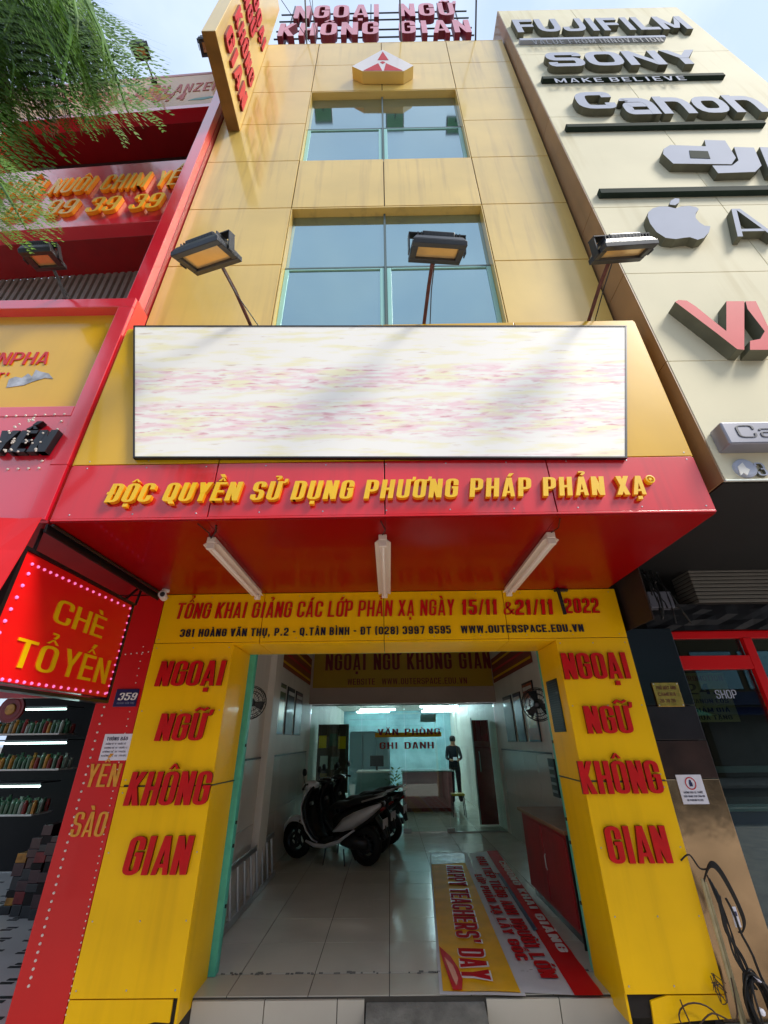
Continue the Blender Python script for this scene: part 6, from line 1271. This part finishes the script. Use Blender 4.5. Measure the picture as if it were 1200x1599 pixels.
for bx, by, tx, ty, y, k in specs:
    if tx > 218 or ty > 388 or (ty > 165 and by < 100 and tx > 70): continue
    if tx < 20 and ty < -10: continue
    place_frond(Yp(y, bx, by), Yp(y-rf.uniform(.0, .35), tx, ty), FM[k] if k else FM[rf.randint(0, 1)])

# ================================================================== THE OTHER SIDE OF THE STREET (seen in the glass and polished cladding)
def shophouse(x0, x1, hgt, wall, storeys, lab, aw):
    y = -18.0; h_ = thing('opposite_shophouse', ((x0+x1)/2, y, -.3), lab, 'building', 'shophouses across the street')
    fh = (hgt-3.4)/storeys
    boxp('wall', wall, h_, x0, x1, y-8, y, 3.2, hgt, .02); boxp('wall', wall, h_, x0, x0+.35, y-8, y, -.3, 3.197, .01); boxp('wall', wall, h_, x1-.35, x1, y-8, y, -.3, 3.197, .01)
    boxp('shutter', SHUT, h_, x0+.36, x1-.36, y-.4, y-.35, -.3, 3.19, .002); boxp('parapet', CREAM, h_, x0-.05, x1+.05, y-.2, y+.12, hgt+.003, hgt+.25, .01)
    part('awning', MB().prism([(x0+.1, y+.003, 3.1), (x0+.1, y+1.3, 2.7), (x0+.1, y+1.3, 2.64), (x0+.1, y+.003, 3.0)], (x1-x0-.2, 0, 0)), aw, h_)
    for k in range(storeys):
        for i in range(2):
            xa = x0+.5+i*(x1-x0-.7)/2; xb = xa+(x1-x0-1.3)/2; z = 3.5+k*fh
            w_ = boxp('window', BLACK, h_, xa, xb, y+.003, y+.05, z+.5, z+fh-.5, .004); boxp('pane', WGLASS, w_, xa+.06, xb-.06, y+.052, y+.058, z+.56, z+fh-.56, 0)
    boxp('sign_board', aw, h_, x0+.3, x1-.3, y+.06, y+.16, 3.2, 3.9, .01)
PW = [mat('house_paint_%s' % n_, c_, .7, var=.1, streak=.4) for n_, c_ in (('grey', rgb(70, 66, 60)), ('ochre', rgb(98, 76, 46)), ('blue', rgb(54, 62, 68)), ('white', rgb(150, 148, 142)))]
shophouse(-17, -11.2, 11, PW[0], 2, 'grey shophouse across the street with a red awning, reflected only', REDP); shophouse(-11.1, -5.6, 13.5, PW[3], 3, 'pale three storey shophouse across the street with a navy awning', BLUEP)
shophouse(-5.5, -.2, 10.5, PW[1], 2, 'ochre shophouse straight across the street with a green awning', GREEN); shophouse(-.1, 5.4, 14, PW[0], 3, 'tall grey shophouse across the street with a navy awning', BLUEP)
shophouse(5.5, 11.4, 12, PW[2], 2, 'blue grey shophouse across the street reflected in the red framed door', REDP); shophouse(17.6, 24, 13, PW[1], 3, 'ochre shophouse across the street beyond the van, reflected in the shop glass', BLUEP); shophouse(24.1, 31, 11.5, PW[0], 2, 'grey shophouse across the street with a mint awning at the far right', GREEN); shophouse(31.1, 40, 13, PW[2], 3, 'blue grey shophouse with a red awning at the far right end of the street', REDP)
shophouse(11.5, 17.5, 11, PW[3], 2, 'pale shophouse across the street at the far right, reflected in the shop glass', GREEN)
def van():
    v = thing('parked_van', (9, -12.8, -.42), 'white van parked across the street, mirrored in the camera shop door glass', 'van')
    pr_ = [(6.8, .35), (6.8, 1.0), (7.1, 1.15), (7.6, 1.75), (8.0, 1.95), (11.2, 1.95), (11.3, 1.8), (11.35, .35)]
    part('body', MB().prism([(x, -13.6, z-.42) for x, z in pr_], (0, 1.7, 0)), mat('van_white', rgb(180, 184, 184), .3, coat=.6, var=.04), v, bevel=.06)
    boxp('side_window', BLACK, v, 7.75, 9.2, -11.895, -11.885, .75, 1.35, .004); boxp('side_window', BLACK, v, 9.35, 11.1, -11.895, -11.885, .75, 1.35, .004)
    for x in (7.7, 10.5):
        for y in (-13.5, -12.02):
            w_ = part('wheel', MB().lathe((x, y, -.10), (0, 1, 0), [(0, .18), (0, .3), (.03, .33), (.15, .33), (.18, .3), (.18, .18)], 20), RUBBER, v); part('rim', MB().lathe((x, y+.02, -.10), (0, 1, 0), [(0, 0), (0, .18), (.14, .18), (.14, 0)], 14), ALU, w_)
    for y in (-13.4, -12.3): boxp('headlight', PAPER, v, 6.79, 6.81, y, y+.25, .3, .48, .005)
van()
